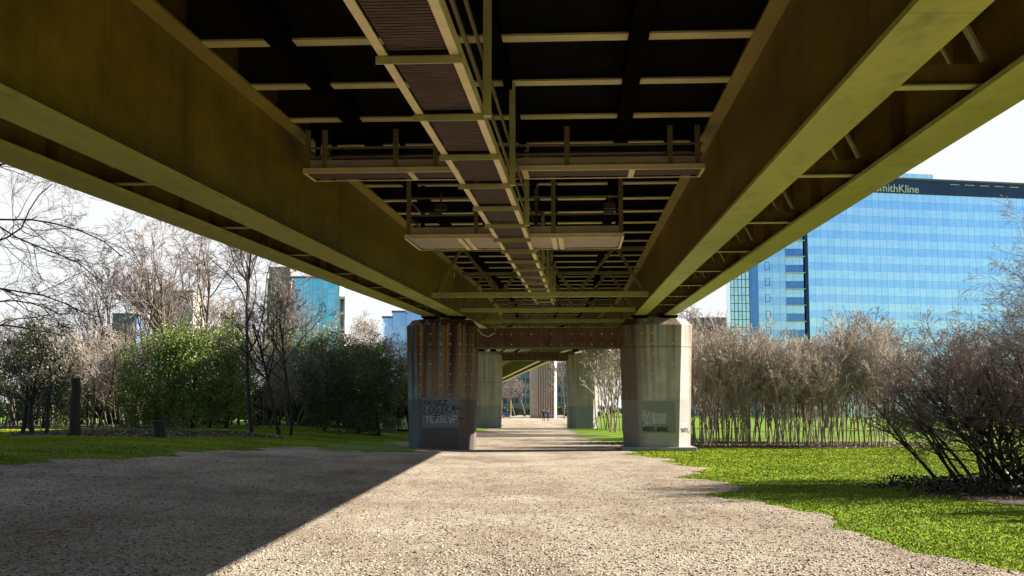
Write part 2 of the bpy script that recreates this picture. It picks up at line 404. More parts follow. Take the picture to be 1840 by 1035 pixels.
# pebbles
def pebbles(name, n, yr, size, mat, label, cat, flat=.6):
    y = yr[0] + (yr[1] - yr[0]) * rng.random(n) ** 1.6
    x = rng.uniform(-.48, .48, n) * y + 0.
    keep = on_path(x, y); x, y = x[keep], y[keep]; n = len(x)
    r = rng.uniform(size[0], size[1], n) * rng.uniform(.6, 1.2, n)
    o = np.array([[1, 0, 0], [0, 1, 0], [-1, 0, 0], [0, -1, 0], [0, 0, 1], [0, 0, -1]], float)
    an = rng.uniform(0, 6.28, n); c, s = np.cos(an), np.sin(an)
    sc = np.stack([r, r * rng.uniform(.6, 1, n), r * flat * rng.uniform(.5, 1, n)], 1)
    q = o[None] * sc[:, None]; q = q * rng.uniform(.75, 1.25, q.shape)
    vx = q[..., 0] * c[:, None] - q[..., 1] * s[:, None] + x[:, None]; vy = q[..., 0] * s[:, None] + q[..., 1] * c[:, None] + y[:, None]
    vz = q[..., 2] + (zt(x) + .012 + r * .12)[:, None]
    v = np.stack([vx, vy, vz], -1).reshape(-1, 3)
    t = np.array([[0, 1, 4], [1, 2, 4], [2, 3, 4], [3, 0, 4], [1, 0, 5], [2, 1, 5], [3, 2, 5], [0, 3, 5]])
    f = (t[None] + (np.arange(n) * 6)[:, None, None]).reshape(-1, 3)
    tag(mesh_np(name, v, f, mat), label, cat, kind='stuff')
pebbles('loose_pebbles', 60000, (10, 32), (.007, .024), M['pebble'], 'loose grey and tan pebbles strewn over the gravel path', 'pebbles')
pebbles('fallen_leaves', 4500, (10, 40), (.015, .035), M['litter'], 'brown leaf scraps scattered over the gravel path', 'leaves', .25)

# ------------------------------------------------------------------ bridge line
DX, DY, GR = .058815, .998269, .031134
TC = -1.33
P_end = (DX * 48 + DY * TC, DY * 48 - DX * TC)
KN = [(P_end[1], P_end[0], DX / DY), (106, 2.15, -.075), (158, -2.4, -.09), (280, -13.4, -.09), (420, -26, -.09)]
def frame(s):
    """centre line point, tangent and reference height at station s"""
    if s <= 48:
        x = DX * s + DY * TC; y = DY * s - DX * TC; t = (DX, DY); z = 1.6 + GR * s
    else:
        y = P_end[1] + (s - 48)
        for a, b in zip(KN[:-1], KN[1:]):
            if y <= b[0] or b is KN[-1]:
                L = b[0] - a[0]; u = (y - a[0]) / L
                h00 = 2*u**3 - 3*u**2 + 1; h10 = u**3 - 2*u**2 + u; h01 = -2*u**3 + 3*u**2; h11 = u**3 - u**2
                x = h00 * a[1] + h10 * L * a[2] + h01 * b[1] + h11 * L * b[2]
                dx = ((6*u*u - 6*u) * a[1] + (3*u*u - 4*u + 1) * L * a[2] + (6*u - 6*u*u) * b[1] + (3*u*u - 2*u) * L * b[2]) / L
                break
        q = math.hypot(dx, 1); t = (dx / q, 1 / q)
        z = 1.6 + GR * s if s < 95 else 1.6 + GR * 95 + GR * 35 * .5 * (1 - (1 - min((s - 95) / 35, 1)) ** 2) - .012 * max(0, s - 130)
    return x, y, t, z
def B(s, t, h):
    x, y, d, z = frame(s); o = t - TC
    return (x + d[1] * o, y - d[0] * o, z + h)

def sweep(mb, s0, s1, t0, t1, h0, h1, mi=0, step=6.):
    n = 1 if s1 <= 48 else max(1, int((s1 - s0) / step))
    ss = [s0 + (s1 - s0) * k / n for k in range(n + 1)]
    vs = []
    for s in ss: vs += [B(s, t0, h0), B(s, t1, h0), B(s, t1, h1), B(s, t0, h1)]
    fs = []
    for k in range(n):
        b = 4 * k
        for i in range(4): fs.append((b + i, b + (i + 1) % 4, b + 4 + (i + 1) % 4, b + 4 + i))
    fs += [(3, 2, 1, 0), (4 * n, 4 * n + 1, 4 * n + 2, 4 * n + 3)]
    mb.add(vs, fs, mi)
def bx(mb, s0, s1, t0, t1, h0, h1, mi=0):
    mb.hexa([B(s0, t0, h0), B(s0, t1, h0), B(s1, t1, h0), B(s1, t0, h0), B(s0, t0, h1), B(s0, t1, h1), B(s1, t1, h1), B(s1, t0, h1)], mi)

HF, HT, HD = 2.40, 4.27, 4.86       # flange soffit, beam soffit, deck soffit (above the grade line)
GIRD = [(2.435, .49), (3.66, .48), (-5.13, .54), (-6.275, .54)]
FR = 4.6

def span(s0, s1, label, detail=2):
    root = empty('bridge_span', B((s0 + s1) / 2, TC, 0), label=label, cat='bridge', group='steel spans of the viaduct')
    inv = Matrix.Translation(root.location).inverted()
    def put(mb, name, mat, parent=root, **k):
        mb.v = [tuple(inv @ Vector(q)) for q in mb.v]
        return mb.build(name, mat, parent, **k)
    for gi, (tc, w) in enumerate(GIRD):
        inner = gi in (0, 2)
        m = MB(); sweep(m, s0, s1, tc - .015, tc + .015, HF + .05, HD - .003 if not inner else HD - .005)
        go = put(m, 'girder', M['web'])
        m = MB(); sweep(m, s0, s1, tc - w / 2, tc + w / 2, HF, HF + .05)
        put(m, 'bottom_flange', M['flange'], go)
        if inner:
            m = MB(); sweep(m, s0 + .01, s1 - .01, tc - w / 2, tc - .018, HT - .01, HT + .03); sweep(m, s0 + .01, s1 - .01, tc + .018, tc + w / 2, HT - .01, HT + .03)
            put(m, 'top_flange', M['web_lit'], go)
        if detail > 1:
            # stiffeners on the face between the paired girders
            side = 1 if tc in (2.435, -6.275) else -1
            m = MB(); s = s0 + 1.15
            while s < s1:
                bx(m, s - .01, s + .01, tc + side * .02, tc + side * .18, HF + .055, HD - .02); s += 2.3
            put(m, 'stiffener', M['web'], go)['kind'] = 'stuff'
    # cross beams between inner girders
    k0 = math.ceil((s0 - 14.5) / 2.3); s = 14.5 + 2.3 * k0
    cuts = [(-4.855, -3.93), (-3.67, -1.10), (-.98, .625), (.875, 2.185)]
    while s < s1 - .3:
        m = MB()
        if detail > 1 and s < 47:
            for a, b in cuts: bx(m, s - .14, s + .14, a, b, HT + .002, HT + .03)
        else: bx(m, s - .14, s + .14, -4.855, 2.185, HT + .002, HT + .03)
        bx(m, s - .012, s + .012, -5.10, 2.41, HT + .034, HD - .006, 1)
        put(m, 'cross_beam', [M['beam_flange'], M['beam_web']] if s < 106 else [M['bounce_lit_steel'], M['bounce_lit_steel']])
        s += 2.3
    for a, b in ((-3.925, -3.675), (-1.095, -.985), (.63, .87)):
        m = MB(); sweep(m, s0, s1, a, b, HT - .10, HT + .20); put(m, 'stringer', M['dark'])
    # lacing between paired girders
    s = 14.8 + FR * math.ceil((s0 + .5 - 14.8) / FR)
    while s < s1 - .5 and detail > 0:
        for (a, b) in ((2.455, 3.64), (-6.255, -5.15)):
            m = MB()
            bx(m, s - .10, s + .06, a, b, HF + .09, HF + .105)
            bx(m, s - .02, s, a, b, HF + .108, HF + .30, 1)
            aa, bb = (a, b) if a > 0 else (b, a)
            m.bar(B(s - .06, bb - .12 * (1 if a > 0 else -1), HF + .32), B(s - .06, aa + .10 * (1 if a > 0 else -1), HD - .15), .11, .03, 0)
            m.bar(B(s + .12, bb - .34 * (1 if a > 0 else -1), HF + .32), B(s + .12, aa + .06 * (1 if a > 0 else -1), HD - .55), .05, .02, 0)
            put(m, 'lacing_frame', [M['bar'], M['web']])
        s += FR
    # full cross frames
    for s in (37.8, 47.0, 56.8, 66.3, 75.8, 85.3, 94.8, 104.3):
        if not (s0 < s < s1): continue
        m = MB(); bx(m, s - .10, s + .08, -4.855, 2.185, HF + .10, HF + .12); bx(m, s - .11, s - .09, -4.855, 2.185, HF + .125, HF + .26)
        bt = [-4.8, -2.64, -.15, 2.12]; tp = [-3.86, -1.40, 1.15]
        for i_, t in enumerate(tp):
            for q, d in ((bt[i_], .08), (bt[i_ + 1], -.08)):
                m.bar(B(s, q + d, HF + .26), B(s, t, HT - .12), .10, .10, 1)
        m.bar(B(s, -4.8, HT - .2), B(s, 2.1, HT - .2), .12, .12, 1)
        put(m, 'cross_frame', [M['bar'], M['galv_dk']])
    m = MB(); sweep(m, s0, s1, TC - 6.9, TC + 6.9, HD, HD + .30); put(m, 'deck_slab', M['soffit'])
    for a, b in ((TC - 6.9, TC - 6.55), (TC + 6.55, TC + 6.9)):
        m = MB(); sweep(m, s0, s1, a, b, HD + .303, HD + 1.45); put(m, 'parapet', M['parapet'])
    return root
M['web_lit'] = mat_noisy('top_flange_paint', (.17, .13, .012), (.27, .20, .02), .8, .5, bump=.05)  # lit copy of the web colour, light on the top flange painted in
M['galv_dk'] = mat_noisy('bracing_paint', (.10, .08, .028), (.18, .145, .05), 2, .6)
span(-80, 47.3, 'nearest olive steel bridge span overhead, running from above the camera to the first pier')
span(47.5, 106.4, 'second steel bridge span, seen end-on between the first and second concrete piers', 1)
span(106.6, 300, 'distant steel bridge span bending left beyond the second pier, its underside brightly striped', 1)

# ------------------------------------------------------------------ inspection walkway under the deck
wk = empty('inspection_walkway', B(16, -1.4, 2.77), label='long narrow hanging walkway with rusty mesh floor and pale side rails along the deck middle', cat='walkway')
wi = Matrix.Translation(wk.location).inverted()
def wput(mb, name, mat, parent=wk, **k):
    mb.v = [tuple(wi @ Vector(q)) for q in mb.v]; return mb.build(name, mat, parent, **k)
HW = 2.77
for a, b, e in ((-1.745, -1.665, -1.745), (-1.12, -1.04, -1.055)):
    m = MB(); bx(m, -10, 46.3, a, b, HW, HW + .012); bx(m, -10, 46.3, e, e + .015, HW + .014, HW + .13); wput(m, 'side_rail', M['rail'])
s = 14.5 - 2.3 * 10
for k in range(24):
    m = MB(); bx(m, s - .07, s + .07, -1.77, -1.015, HW - .012, HW - .003); bx(m, s - .075, s - .055, -1.77, -1.015, HW - .075, HW - .013)
    wput(m, 'cross_bar', M['bar'])
    m = MB(); rr = random.Random(k)
    # floor panel of expanded mesh: strips with gaps
    y = s + .09
    while y < s + 2.18:
        bx(m, y, y + .055, -1.655, -1.13, HW + .03, HW + .036); y += .078
    for t in (-1.655, -1.48, -1.30, -1.145): bx(m, s + .09, s + 2.2, t, t + .02, HW + .038, HW + .05)
    wput(m, 'floor_panel', M['rust'])
    s += 2.3
for k in range(-3, 8):
    s = 12.2 + 4.6 * k
    if s > 46: continue
    m = MB(); m.bar(B(s, -.985, HW - .02), B(s, -.985, HT + .02), .09, .09); wput(m, 'hanger', M['bar'])
for h in (3.05, 3.42):
    m = MB(); m.bar(B(-10, -1.035, h), B(46.3, -1.035, h), .03, .045); wput(m, 'handrail', M['galv_dk'])

# ------------------------------------------------------------------ suspended platforms
def platform(s0, s1, t0, t1, h, posts, rails, label, kick, plates, hp):
    r = empty('access_platform', B((s0 + s1) / 2, (t0 + t1) / 2, h), label=label, cat='platform')
    iv = Matrix.Translation(r.location).inverted()
    def pp(mb, name, mat):
        mb.v = [tuple(iv @ Vector(q)) for q in mb.v]; return mb.build(name, mat, r)
    m = MB()
    bx(m, s0, s0 + .05, t0, t1, h, h + .012); bx(m, s1 - .05, s1, t0, t1, h, h + .012)
    bx(m, s0 + .052, s1 - .052, t0, t0 + .05, h, h + .012); bx(m, s0 + .052, s1 - .052, t1 - .05, t1, h, h + .012)
    for t in plates[1:]: bx(m, s0 + .052, s1 - .052, t - .05, t + .05, h - .002, h + .010)
    bx(m, s0, s0 + .012, t0, t1, h + .014, h + .09)
    pp(m, 'edge_frame', M['rail'])
    m = MB(); bx(m, s0 + .06, s1 - .06, t0 + .06, t1 - .06, h + .03, h + .04); pp(m, 'floor_plate', plates[0])
    m = MB(); bx(m, s0 + .03, s0 + .045, t0 + .05, t1 - .05, h + .1, h + .1 + kick); pp(m, 'kickboard', M['plate'])
    for t in posts:
        for s in (s0 + .06, s1 - .06):
            m = MB(); m.bar(B(s, t, h + .02), B(s, t, hp), .09, .07); pp(m, 'post', M['galv_dk'] if s < s1 - .3 else M['dark'])
    for q in rails:
        for s in (s0 + .1, s1 - .1):
            m = MB(); m.bar(B(s, t0 + .05, q), B(s, t1 - .05, q), .035, .035); pp(m, 'handrail', M['galv'])
        for t in (t0 + .04, t1 - .04):
            m = MB(); m.bar(B(s0 + .1, t, q), B(s1 - .1, t, q), .035, .035); pp(m, 'handrail', M['galv'])
    return r, pp
platform(19.8, 20.7, -4.82, 2.14, 3.5, (-4.75, -4.45, -3.2, -2.5, -.22, 1.55, 2.02), (3.78, 3.96), 'upper narrow platform spanning the full width between the two inner girders', .13, (M['rust'], -2.95, .9, -.95), HT)
r, pp = platform(23.8, 26.1, -3.64, .9, 2.80, (-3.56, -2.15, -.55, .84), (3.30, 3.66), 'lower platform with pale metal floor plates hung beneath the deck, beyond the upper one', .14, (M['plate'], -2.5, -.55, -.4, -2.35), HT)
# lamps
def lamp(s, t, label):
    o = empty('inspection_lamp', B(s, t, 3.92), label=label, cat='lamp', group='small lamps under the deck')
    m = MB(); m.bar((0, 0, .04), (0, 0, .34), .04); m.build('bracket', M['galv'], o)
    m = MB(); m.hexa([(-.16, -.1, -.10), (.16, -.1, -.10), (.13, .1, -.02), (-.13, .1, -.02), (-.13, -.08, .05), (.13, -.08, .05), (.1, .08, .07), (-.1, .08, .07)]); m.build('housing', M['galv'], o, bevel=.01)
    m = MB(); m.hexa([(-.13, -.085, -.112), (.13, -.085, -.112), (.11, .075, -.042), (-.11, .075, -.042), (-.13, -.085, -.10), (.13, -.085, -.10), (.11, .075, -.03), (-.11, .075, -.03)]); m.build('lens', M['white'], o)
lamp(26.9, -3.25, 'small box lamp under the deck, left of the hanging walkway')
lamp(26.9, .68, 'small box lamp under the deck, right of the hanging walkway')

# ------------------------------------------------------------------ piers
def oct_leg(sgn, z0, z1, xi0, xo0, xi1, xo1, ch0, ch1, d, bev=.28):
    """tapered octagonal leg; inner edge xi, outer edge xo (bottom 0, top 1)"""
    def ring(z, xi, xo, ch, ins=0.):
        xi += ins; xo -= ins; y0 = -d / 2 + ins; y1 = d / 2 - ins; c = ch
        pts = [(xi + c, y0), (xo - c * .85, y0), (xo, y0 + c), (xo, y1 - c), (xo - c * .85, y1), (xi + c, y1), (xi, y1 - c), (xi, y0 + c)]
        return [(sgn * a, b, z) for a, b in pts]
    r = [ring(z0, xi0, xo0, ch0), ring(z1 - bev, xi1, xo1, ch1), ring(z1, xi1, xo1, ch1, bev * .8)]
    vs = sum(r, []); fs = []
    for i in range(2):
        for k in range(8):
            q = (i * 8 + k, i * 8 + (k + 1) % 8, i * 8 + 8 + (k + 1) % 8, i * 8 + 8 + k); fs.append(q if sgn > 0 else q[::-1])
    top = tuple(range(16, 24)); fs.append(top if sgn > 0 else top[::-1])
    return vs, fs

def ribbons(mb, strokes, x0, z0, sx, sz, y, w, jit=.0, th=.004, shear=0.):
    """spray strokes: polylines in unit letter space -> thin raised ribbons on plane y"""
    for st in strokes:
        pts = [(x0 + (p[0] + shear * p[1]) * sx, z0 + p[1] * sz) for p in st]
        for a, b in zip(pts[:-1], pts[1:]):
            dx, dz = b[0] - a[0], b[1] - a[1]; L = math.hypot(dx, dz) or 1
            nx_, nz_ = -dz / L * w / 2, dx / L * w / 2; ex, ez = dx / L * w * .3, dz / L * w * .3
            q = [(a[0] - nx_ - ex, a[1] - nz_ - ez), (b[0] - nx_ + ex, b[1] - nz_ + ez), (b[0] + nx_ + ex, b[1] + nz_ + ez), (a[0] + nx_ - ex, a[1] + nz_ - ez)]
            yy = y - random.uniform(0, .0015)
            mb.add([(px, yy, pz) for px, pz in q], [(0, 1, 2, 3)])
GL = {'S': [[(.9, .85), (.5, 1), (.1, .8), (.3, .55), (.8, .42), (.85, .15), (.4, 0), (0, .12)]],
 'K': [[(.1, 1), (.12, 0)], [(.85, 1), (.12, .45), (.9, 0)]], 'O': [[(.5, 1), (.08, .7), (.1, .25), (.5, 0), (.9, .3), (.88, .75), (.5, 1)]],
 'E': [[(.9, 1), (.1, .95), (.12, .05), (.95, 0)], [(.12, .5), (.7, .5)]], 'Z': [[(0, 1), (.95, .95), (.3, .45), (.1, 0), (.9, .05)]],
 'L': [[(.2, 1), (.15, .05), (.9, 0)]], 'G': [[(.9, .85), (.4, 1), (.05, .5), (.4, 0), (.9, .2), (.88, .5), (.5, .48)]], 'I': [[(.5, 1), (.5, 0)], [(.15, 1), (.85, 1)], [(.1, 0), (.9, 0)]],
 'A': [[(0, 0), (.5, 1), (.95, 0)], [(.2, .4), (.8, .4)]], 'B': [[(.1, 0), (.12, 1), (.8, .85), (.7, .58), (.15, .52), (.9, .4), (.85, .1), (.1, 0)]],
 'T': [[(0, 1), (1, .95)], [(.5, 1), (.45, 0)]], 'J': [[(.8, 1), (.75, .2), (.4, 0), (.05, .2)]], 'V': [[(0, 1), (.45, 0), (.95, 1)]], 'R': [[(.1, 0), (.12, 1), (.85, .8), (.15, .5), (.95, 0)]],
 "'": [[(.5, 1), (.4, .7)]], '.': [[(.4, .1), (.6, .0)]], ',': [[(.6, .15), (.3, -.25)]], 'P': [[(.1, 0), (.12, 1), (.85, .8), (.75, .5), (.15, .45)]], ' ': [],
 'N': [[(.1, 0), (.12, 1), (.85, 0), (.9, 1)]], 'M': [[(.05, 0), (.12, 1), (.5, .4), (.85, 1), (.95, 0)]], 'U': [[(.1, 1), (.12, .2), (.5, 0), (.85, .2), (.9, 1)]], 'X': [[(0, 1), (.95, 0)], [(.95, 1), (0, 0)]]}
def word(mb, txt, x0, z0, x1, hgt, y, w, shear=.1, drop=0.):
    n = len(txt); p = (x1 - x0) / n
    for i_, c in enumerate(txt):
        ribbons(mb, GL[c], x0 + i_ * p, z0 + drop * i_ + random.uniform(-.03, .03) * hgt, p * .88, hgt * random.uniform(.9, 1.1), y, w, shear=shear)

def pier(s, zbase, legtop, beam0, beam1, label, mats, graffiti=False, plinth=True, plen=2.3):
    x, y, d, z = frame(s)
    rz = -math.atan2(d[0], d[1])
    root = empty('bridge_pier', (x, y, 0), rz, label=label, cat='pier', group='concrete bridge piers')
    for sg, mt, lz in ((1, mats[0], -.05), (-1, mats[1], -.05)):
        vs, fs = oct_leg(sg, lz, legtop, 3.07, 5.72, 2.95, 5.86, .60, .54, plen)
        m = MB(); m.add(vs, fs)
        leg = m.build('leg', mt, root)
        if plinth and sg > 0:
            m = MB(); m.box(2.98 * sg if sg > 0 else -5.85, 5.92 if sg > 0 else -2.98, -plen / 2 - .14, plen / 2 + .14, -.06, .15)
            m.build('plinth', M['plinth'], root, bevel=.02)
        for tc, w in GIRD:
            t = tc - TC
            if t * sg > 0:
                m = MB(); m.box(t - .26, t + .26, -.35, .35, legtop + .002, z + HF - .06); m.box(t - .34, t + .34, -.45, .45, z + HF - .058, z + HF - .004)
                m.build('bearing', M['dark'], root)
    m = MB(); m.box(-3.0, 3.0, -.75, .75, beam0, beam1); m.build('crosshead', mats[2], root, bevel=.03)
    return root, y
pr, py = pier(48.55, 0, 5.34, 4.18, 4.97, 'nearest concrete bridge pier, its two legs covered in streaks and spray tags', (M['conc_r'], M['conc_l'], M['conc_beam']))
pier(-15.5, 0, 3.35, 2.2, 2.95, 'unseen concrete bridge pier added behind the camera to cut sky light', (M['conc_far'], M['conc_far'], M['conc_beam']), plinth=False)  # out of view, added to block ambient sky light from behind
FY = -1.15
# left leg: repainted panel and tags
m = MB(); m.box(-5.12, -3.60, FY - .012, FY - .002, .92, 2.12); pt = m.build('repainted_panel', M['patch_blue'], pr)
y0 = FY - .016
m = MB(); word(m, 'SKOEZ', -5.08, 1.84, -4.08, .18, y0, .035); word(m, 'LOGIKA', -5.08, 1.47, -3.72, .30, y0, .035, drop=.01)
ribbons(m, [[(0, 0), (.5, .5), (1.1, .1)], [(.2, -.5), (.55, -.2), (.9, -.6)], [(1.9, 0), (2.3, -.3), (2.9, -.6)], [(2.2, 3.4), (2.7, 2.2), (1.9, 2.5)]], -4.75, 1.36, .45, .14, y0, .03)
m.build('graffiti', M['spray_black'], pt)
m = MB(); word(m, 'TEJSLVP', -4.98, 1.12, -3.66, .26, y0 - .002, .028, .05); m.build('graffiti', M['spray_white'], pt)
m = MB(); m.box(3.68, 5.10, FY - .008, FY - .002, .72, 1.98); pt2 = m.build('repainted_panel', M['patch_grey'], pr)
m = MB(); word(m, 'BAX', 3.78, 1.28, 4.28, .32, y0, .022, .05); word(m, 'NVA', 3.86, 1.02, 4.30, .26, y0, .02, .1); m.build('graffiti', M['spray_white'], pt2)
m = MB(); m.box(4.22, 4.72, FY - .0125, FY - .0095, 1.08, 1.50); m.build('overpainted_patch', M['patch_blue2'] if 'patch_blue2' in M else M['plinth'], pt2)
m = MB(); word(m, "'BOOTS.BOOGZ,", 3.72, .78, 4.88, .17, y0, .03, .15); m.build('graffiti', M['spray_black'], pt2)
# tags on the chamfers of the right leg
def chamfer_words(mb, sets):
    a = Vector((5.72 - .51, -1.15, 0)); b = Vector((5.72, -.55, 0)); u = (b - a).normalized(); nrm = Vector((u.y, -u.x, 0))
    tmp = MB()
    for args in sets: word(tmp, *args)
    mb.add([tuple(a + u * (q[0]) + nrm * (.03 - q[1]) + Vector((0, 0, q[2]))) for q in tmp.v], tmp.f)
m = MB(); chamfer_words(m, [('BK', .08, 1.24, .62, .26, -.002, .03), ('SR', .12, .94, .6, .24, -.002, .025)]); m.build('graffiti', M['spray_white'], pr)
m = MB(); chamfer_words(m, [("'BOOTS,", .05, .74, .72, .16, -.002, .022)]); m.build('graffiti', M['spray_black'], pr)
# cable loop under the crosshead corner
m = MB(); m.tube([(-2.9 + .0, -.8, 4.95), (-2.7, -.86, 4.7), (-2.45, -.86, 4.62), (-2.2, -.86, 4.75), (-2.15, -.8, 4.95)], .012, 5); m.build('cable_loop', M['white'], pr)
pier(107.3, 0, 6.95, 6.15, 6.9, 'second concrete bridge pier, smaller and paler, framed between the legs of the nearest one', (M['conc_far'], M['conc_far'], M['conc_beam']), plinth=False)

# ribbed column of the far span
rc = empty('ribbed_column', (6.6, 250, 0), 0, label='wide brown ribbed concrete column standing behind the walking people', cat='column')
m = MB(); m.hexa([(-2.55, -1.2, -.1), (2.35, -1.2, -.1), (2.75, 1.2, -.1), (-2.75, 1.2, -.1), (-2.65, -1.2, 15.5), (2.35, -1.2, 15.5), (2.75, 1.2, 15.5), (-2.85, 1.2, 15.5)])
m.build('shaft', M['ribbed'], rc)
for k in range(8):
    x = -1.35 + k * .5
    m = MB(); m.box(x, x + .2, -1.75, -1.202, -.1, 15.5); m.build('rib', M['ribbed'], rc)
m = MB(); m.hexa([(2.36, -1.25, -.1), (2.5, -1.25, -.1), (2.95, 1.0, -.1), (2.8, 1.0, -.1), (2.36, -1.25, 15.5), (2.5, -1.25, 15.5), (3.0, 1.0, 15.5), (2.8, 1.0, 15.5)]); m.build('sunlit_edge', M['white'], rc)  # white wedge added to paint the sunlit right edge of the column

# ------------------------------------------------------------------ trees
class Tree:
    """recursive bare tree made of many thin prisms; part 0 trunk and limbs, part 1 twigs"""
    def __init__(s, seed): s.r = random.Random(seed); s.seg = [[], []]
    def limb(s, p, d, L, rad, lvl, maxl, nseg=4, wob=.18, up=.12, kids=3, spread=.7, twig=.006, shrink=.62, t0=.35):
        r = s.r; pts = [p]; rads = [rad]; q = Vector(p); dd = Vector(d).normalized()
        for i_ in range(nseg):
            dd = (dd + Vector((r.gauss(0, wob), r.gauss(0, wob), r.gauss(0, wob * .7) + up)) * (1 if lvl else .5)).normalized()
            q = q + dd * (L / nseg); pts.append(q.copy()); rads.append(max(twig, rad * (1 - .62 * (i_ + 1) / nseg)))
        part = 0 if lvl <= 1 else 1
        for a, b, ra, rb in zip(pts[:-1], pts[1:], rads[:-1], rads[1:]): s.seg[part].append((a, b, ra, rb))
        if lvl >= maxl: return
        n = kids if isinstance(kids, int) else kids[min(lvl, len(kids) - 1)]
        for k_ in range(n):
            t = r.uniform(.3 if lvl else t0, 1.0); j = min(int(t * nseg), nseg - 1); fr = t * nseg - j
            bp = pts[j].lerp(pts[j + 1], fr); bd = (pts[j + 1] - pts[j]).normalized()
            side = Vector((r.gauss(0, 1), r.gauss(0, 1), r.gauss(0, 1))); side = (side - bd * side.dot(bd)).normalized()
            nd = (bd + side * spread * r.uniform(.6, 1.3)).normalized()
            s.limb(bp, nd, L * shrink * r.uniform(.6, 1.15) * (1.2 - .55 * t), max(twig, rads[j] * .55), lvl + 1, maxl, max(2, nseg - 1), wob * 1.25, up * .45, kids, spread * 1.12, twig, shrink, t0)
    def mesh(s, name, part, mat, parent):
        seg = s.seg[part]
        if not seg: return None
        A = np.array([a[0][:] for a in seg]); Bq = np.array([a[1][:] for a in seg]); ra = np.array([a[2] for a in seg]); rb = np.array([a[3] for a in seg])
        d = Bq - A; d /= np.linalg.norm(d, axis=1)[:, None] + 1e-9
        up = np.where(np.abs(d[:, 2:3]) < .9, [[0, 0, 1.]], [[1., 0, 0]])
        u = np.cross(d, up); u /= np.linalg.norm(u, axis=1)[:, None] + 1e-9; w = np.cross(u, d)
        k = 3 if part else 6
        ring = []
        for c, rad in ((A, ra), (Bq, rb)):
            for i_ in range(k):
                an = 2 * math.pi * i_ / k; ring.append(c + (u * math.cos(an) + w * math.sin(an)) * rad[:, None])
        v = np.stack(ring, 1).reshape(-1, 3); n = len(seg)
        t = np.array([[i_, (i_ + 1) % k, k + (i_ + 1) % k, k + i_] for i_ in range(k)])
        f = (t[None] + (np.arange(n) * 2 * k)[:, None, None]).reshape(-1, 4)
        return mesh_np(name, v, f, mat, parent, smooth=not part)

def bare_tree(seed, stems, H, rad, maxl=4, kids=(5, 5, 4, 3), spread=.65, twig=.008, fan=.35, up=.10, wob=.14, tm='bark', wm='twig_grey', shrink=.6, name='bare_tree', lean=(0, 0), base=.3, t0=.35):
    o = empty(name); t = Tree(seed)
    for k in range(stems):
        a = 2 * math.pi * k / stems + t.r.uniform(-.4, .4)
        f_ = fan * t.r.uniform(.4, 1.2) if stems > 1 else 0
        t.limb(Vector((math.cos(a) * base * (stems > 1) * t.r.uniform(.3, 1.5), math.sin(a) * base * (stems > 1) * t.r.uniform(.3, 1.5), -.15)), Vector((math.cos(a) * f_ + lean[0], math.sin(a) * f_ + lean[1], 1)),
               H * t.r.uniform(.75, 1.05), rad * t.r.uniform(.7, 1.1), 0, maxl, 6, wob, up, kids, spread, twig, shrink, t0)
    if stems > 1:
        for q in [g_[0] for g_ in t.seg[0] if abs(g_[0].z + .15) < 1e-4]: t.seg[0].append((Vector((0, 0, -.1)), Vector((q.x, q.y, -.1)), rad, rad * .8))
    t.mesh('trunk', 0, M[tm], o); t.mesh('twigs', 1, M[wm], o)
    return o

def leaf_cloud(seed, blobs, n, size, clump=.35):
    """leaf cards spread through lumpy volumes; blobs = (cx,cy,cz,rx,ry,rz)"""
    rg = np.random.default_rng(seed); out = []
    vol = np.array([b[3] * b[4] * b[5] for b in blobs]); vol = vol / vol.sum()
    for b, w in zip(blobs, vol):
        k = int(n * w); nc = max(6, k // 70)
        dirs = rg.normal(size=(nc, 3)); dirs /= np.linalg.norm(dirs, axis=1)[:, None]
        rr = rg.uniform(.25, 1.0, nc) ** .5 * rg.uniform(.75, 1.22, nc)
        cen = np.array(b[:3]) + dirs * rr[:, None] * np.array(b[3:])
        idx = rg.integers(0, nc, k)
        p = cen[idx] + rg.normal(size=(k, 3)) * clump * min(b[3:]) * .45
        out.append(p)
    p = np.concatenate(out); k = len(p)
    a = rg.normal(size=(k, 3)); a /= np.linalg.norm(a, axis=1)[:, None]
    c = rg.normal(size=(k, 3)); c = np.cross(a, c); c /= np.linalg.norm(c, axis=1)[:, None]
    sz = rg.uniform(.6, 1.3, k)[:, None] * size
    v = np.stack([p - a * sz * .5, p + c * sz * .28, p + a * sz * .5, p - c * sz * .28], 1).reshape(-1, 3)
    return v, np.arange(4 * k).reshape(-1, 4)

def evergreen(seed, blobs, n, size, mat, trunks, name='evergreen_shrub', clump=.35, tm='bark_dark'):
    o = empty(name); t = Tree(seed)
    for (x, y, h, r_) in trunks:
        t.limb(Vector((x, y, -.15)), Vector((random.uniform(-.12, .12), random.uniform(-.1, .1), 1)), h, r_, 0, 2, 5, .14, .05, (5, 3), .6, .012, .5)
    tr = t.seg[0] + t.seg[1]; t.seg = [tr, []]
    for a_, b_ in zip(trunks[:-1], trunks[1:]): tr.append((Vector((a_[0], a_[1], -.07)), Vector((b_[0], b_[1], -.07)), .05, .05))
    t.mesh('trunk', 0, M[tm], o)
    v, f = leaf_cloud(seed, blobs, n, size, clump)
    mesh_np('crown', v, f, M[mat], o)
    return o
def place(o, x, y, rz=0, sc=1., label=None, cat=None, group=None, sz=None):
    o.location = (x, y, zg(x)); o.rotation_euler = (0, 0, rz); o.scale = (sc, sc, sz or sc)
    return tag(o, label, cat, group)
def PX(px, Y): return (px - 920) / 2100 * Y

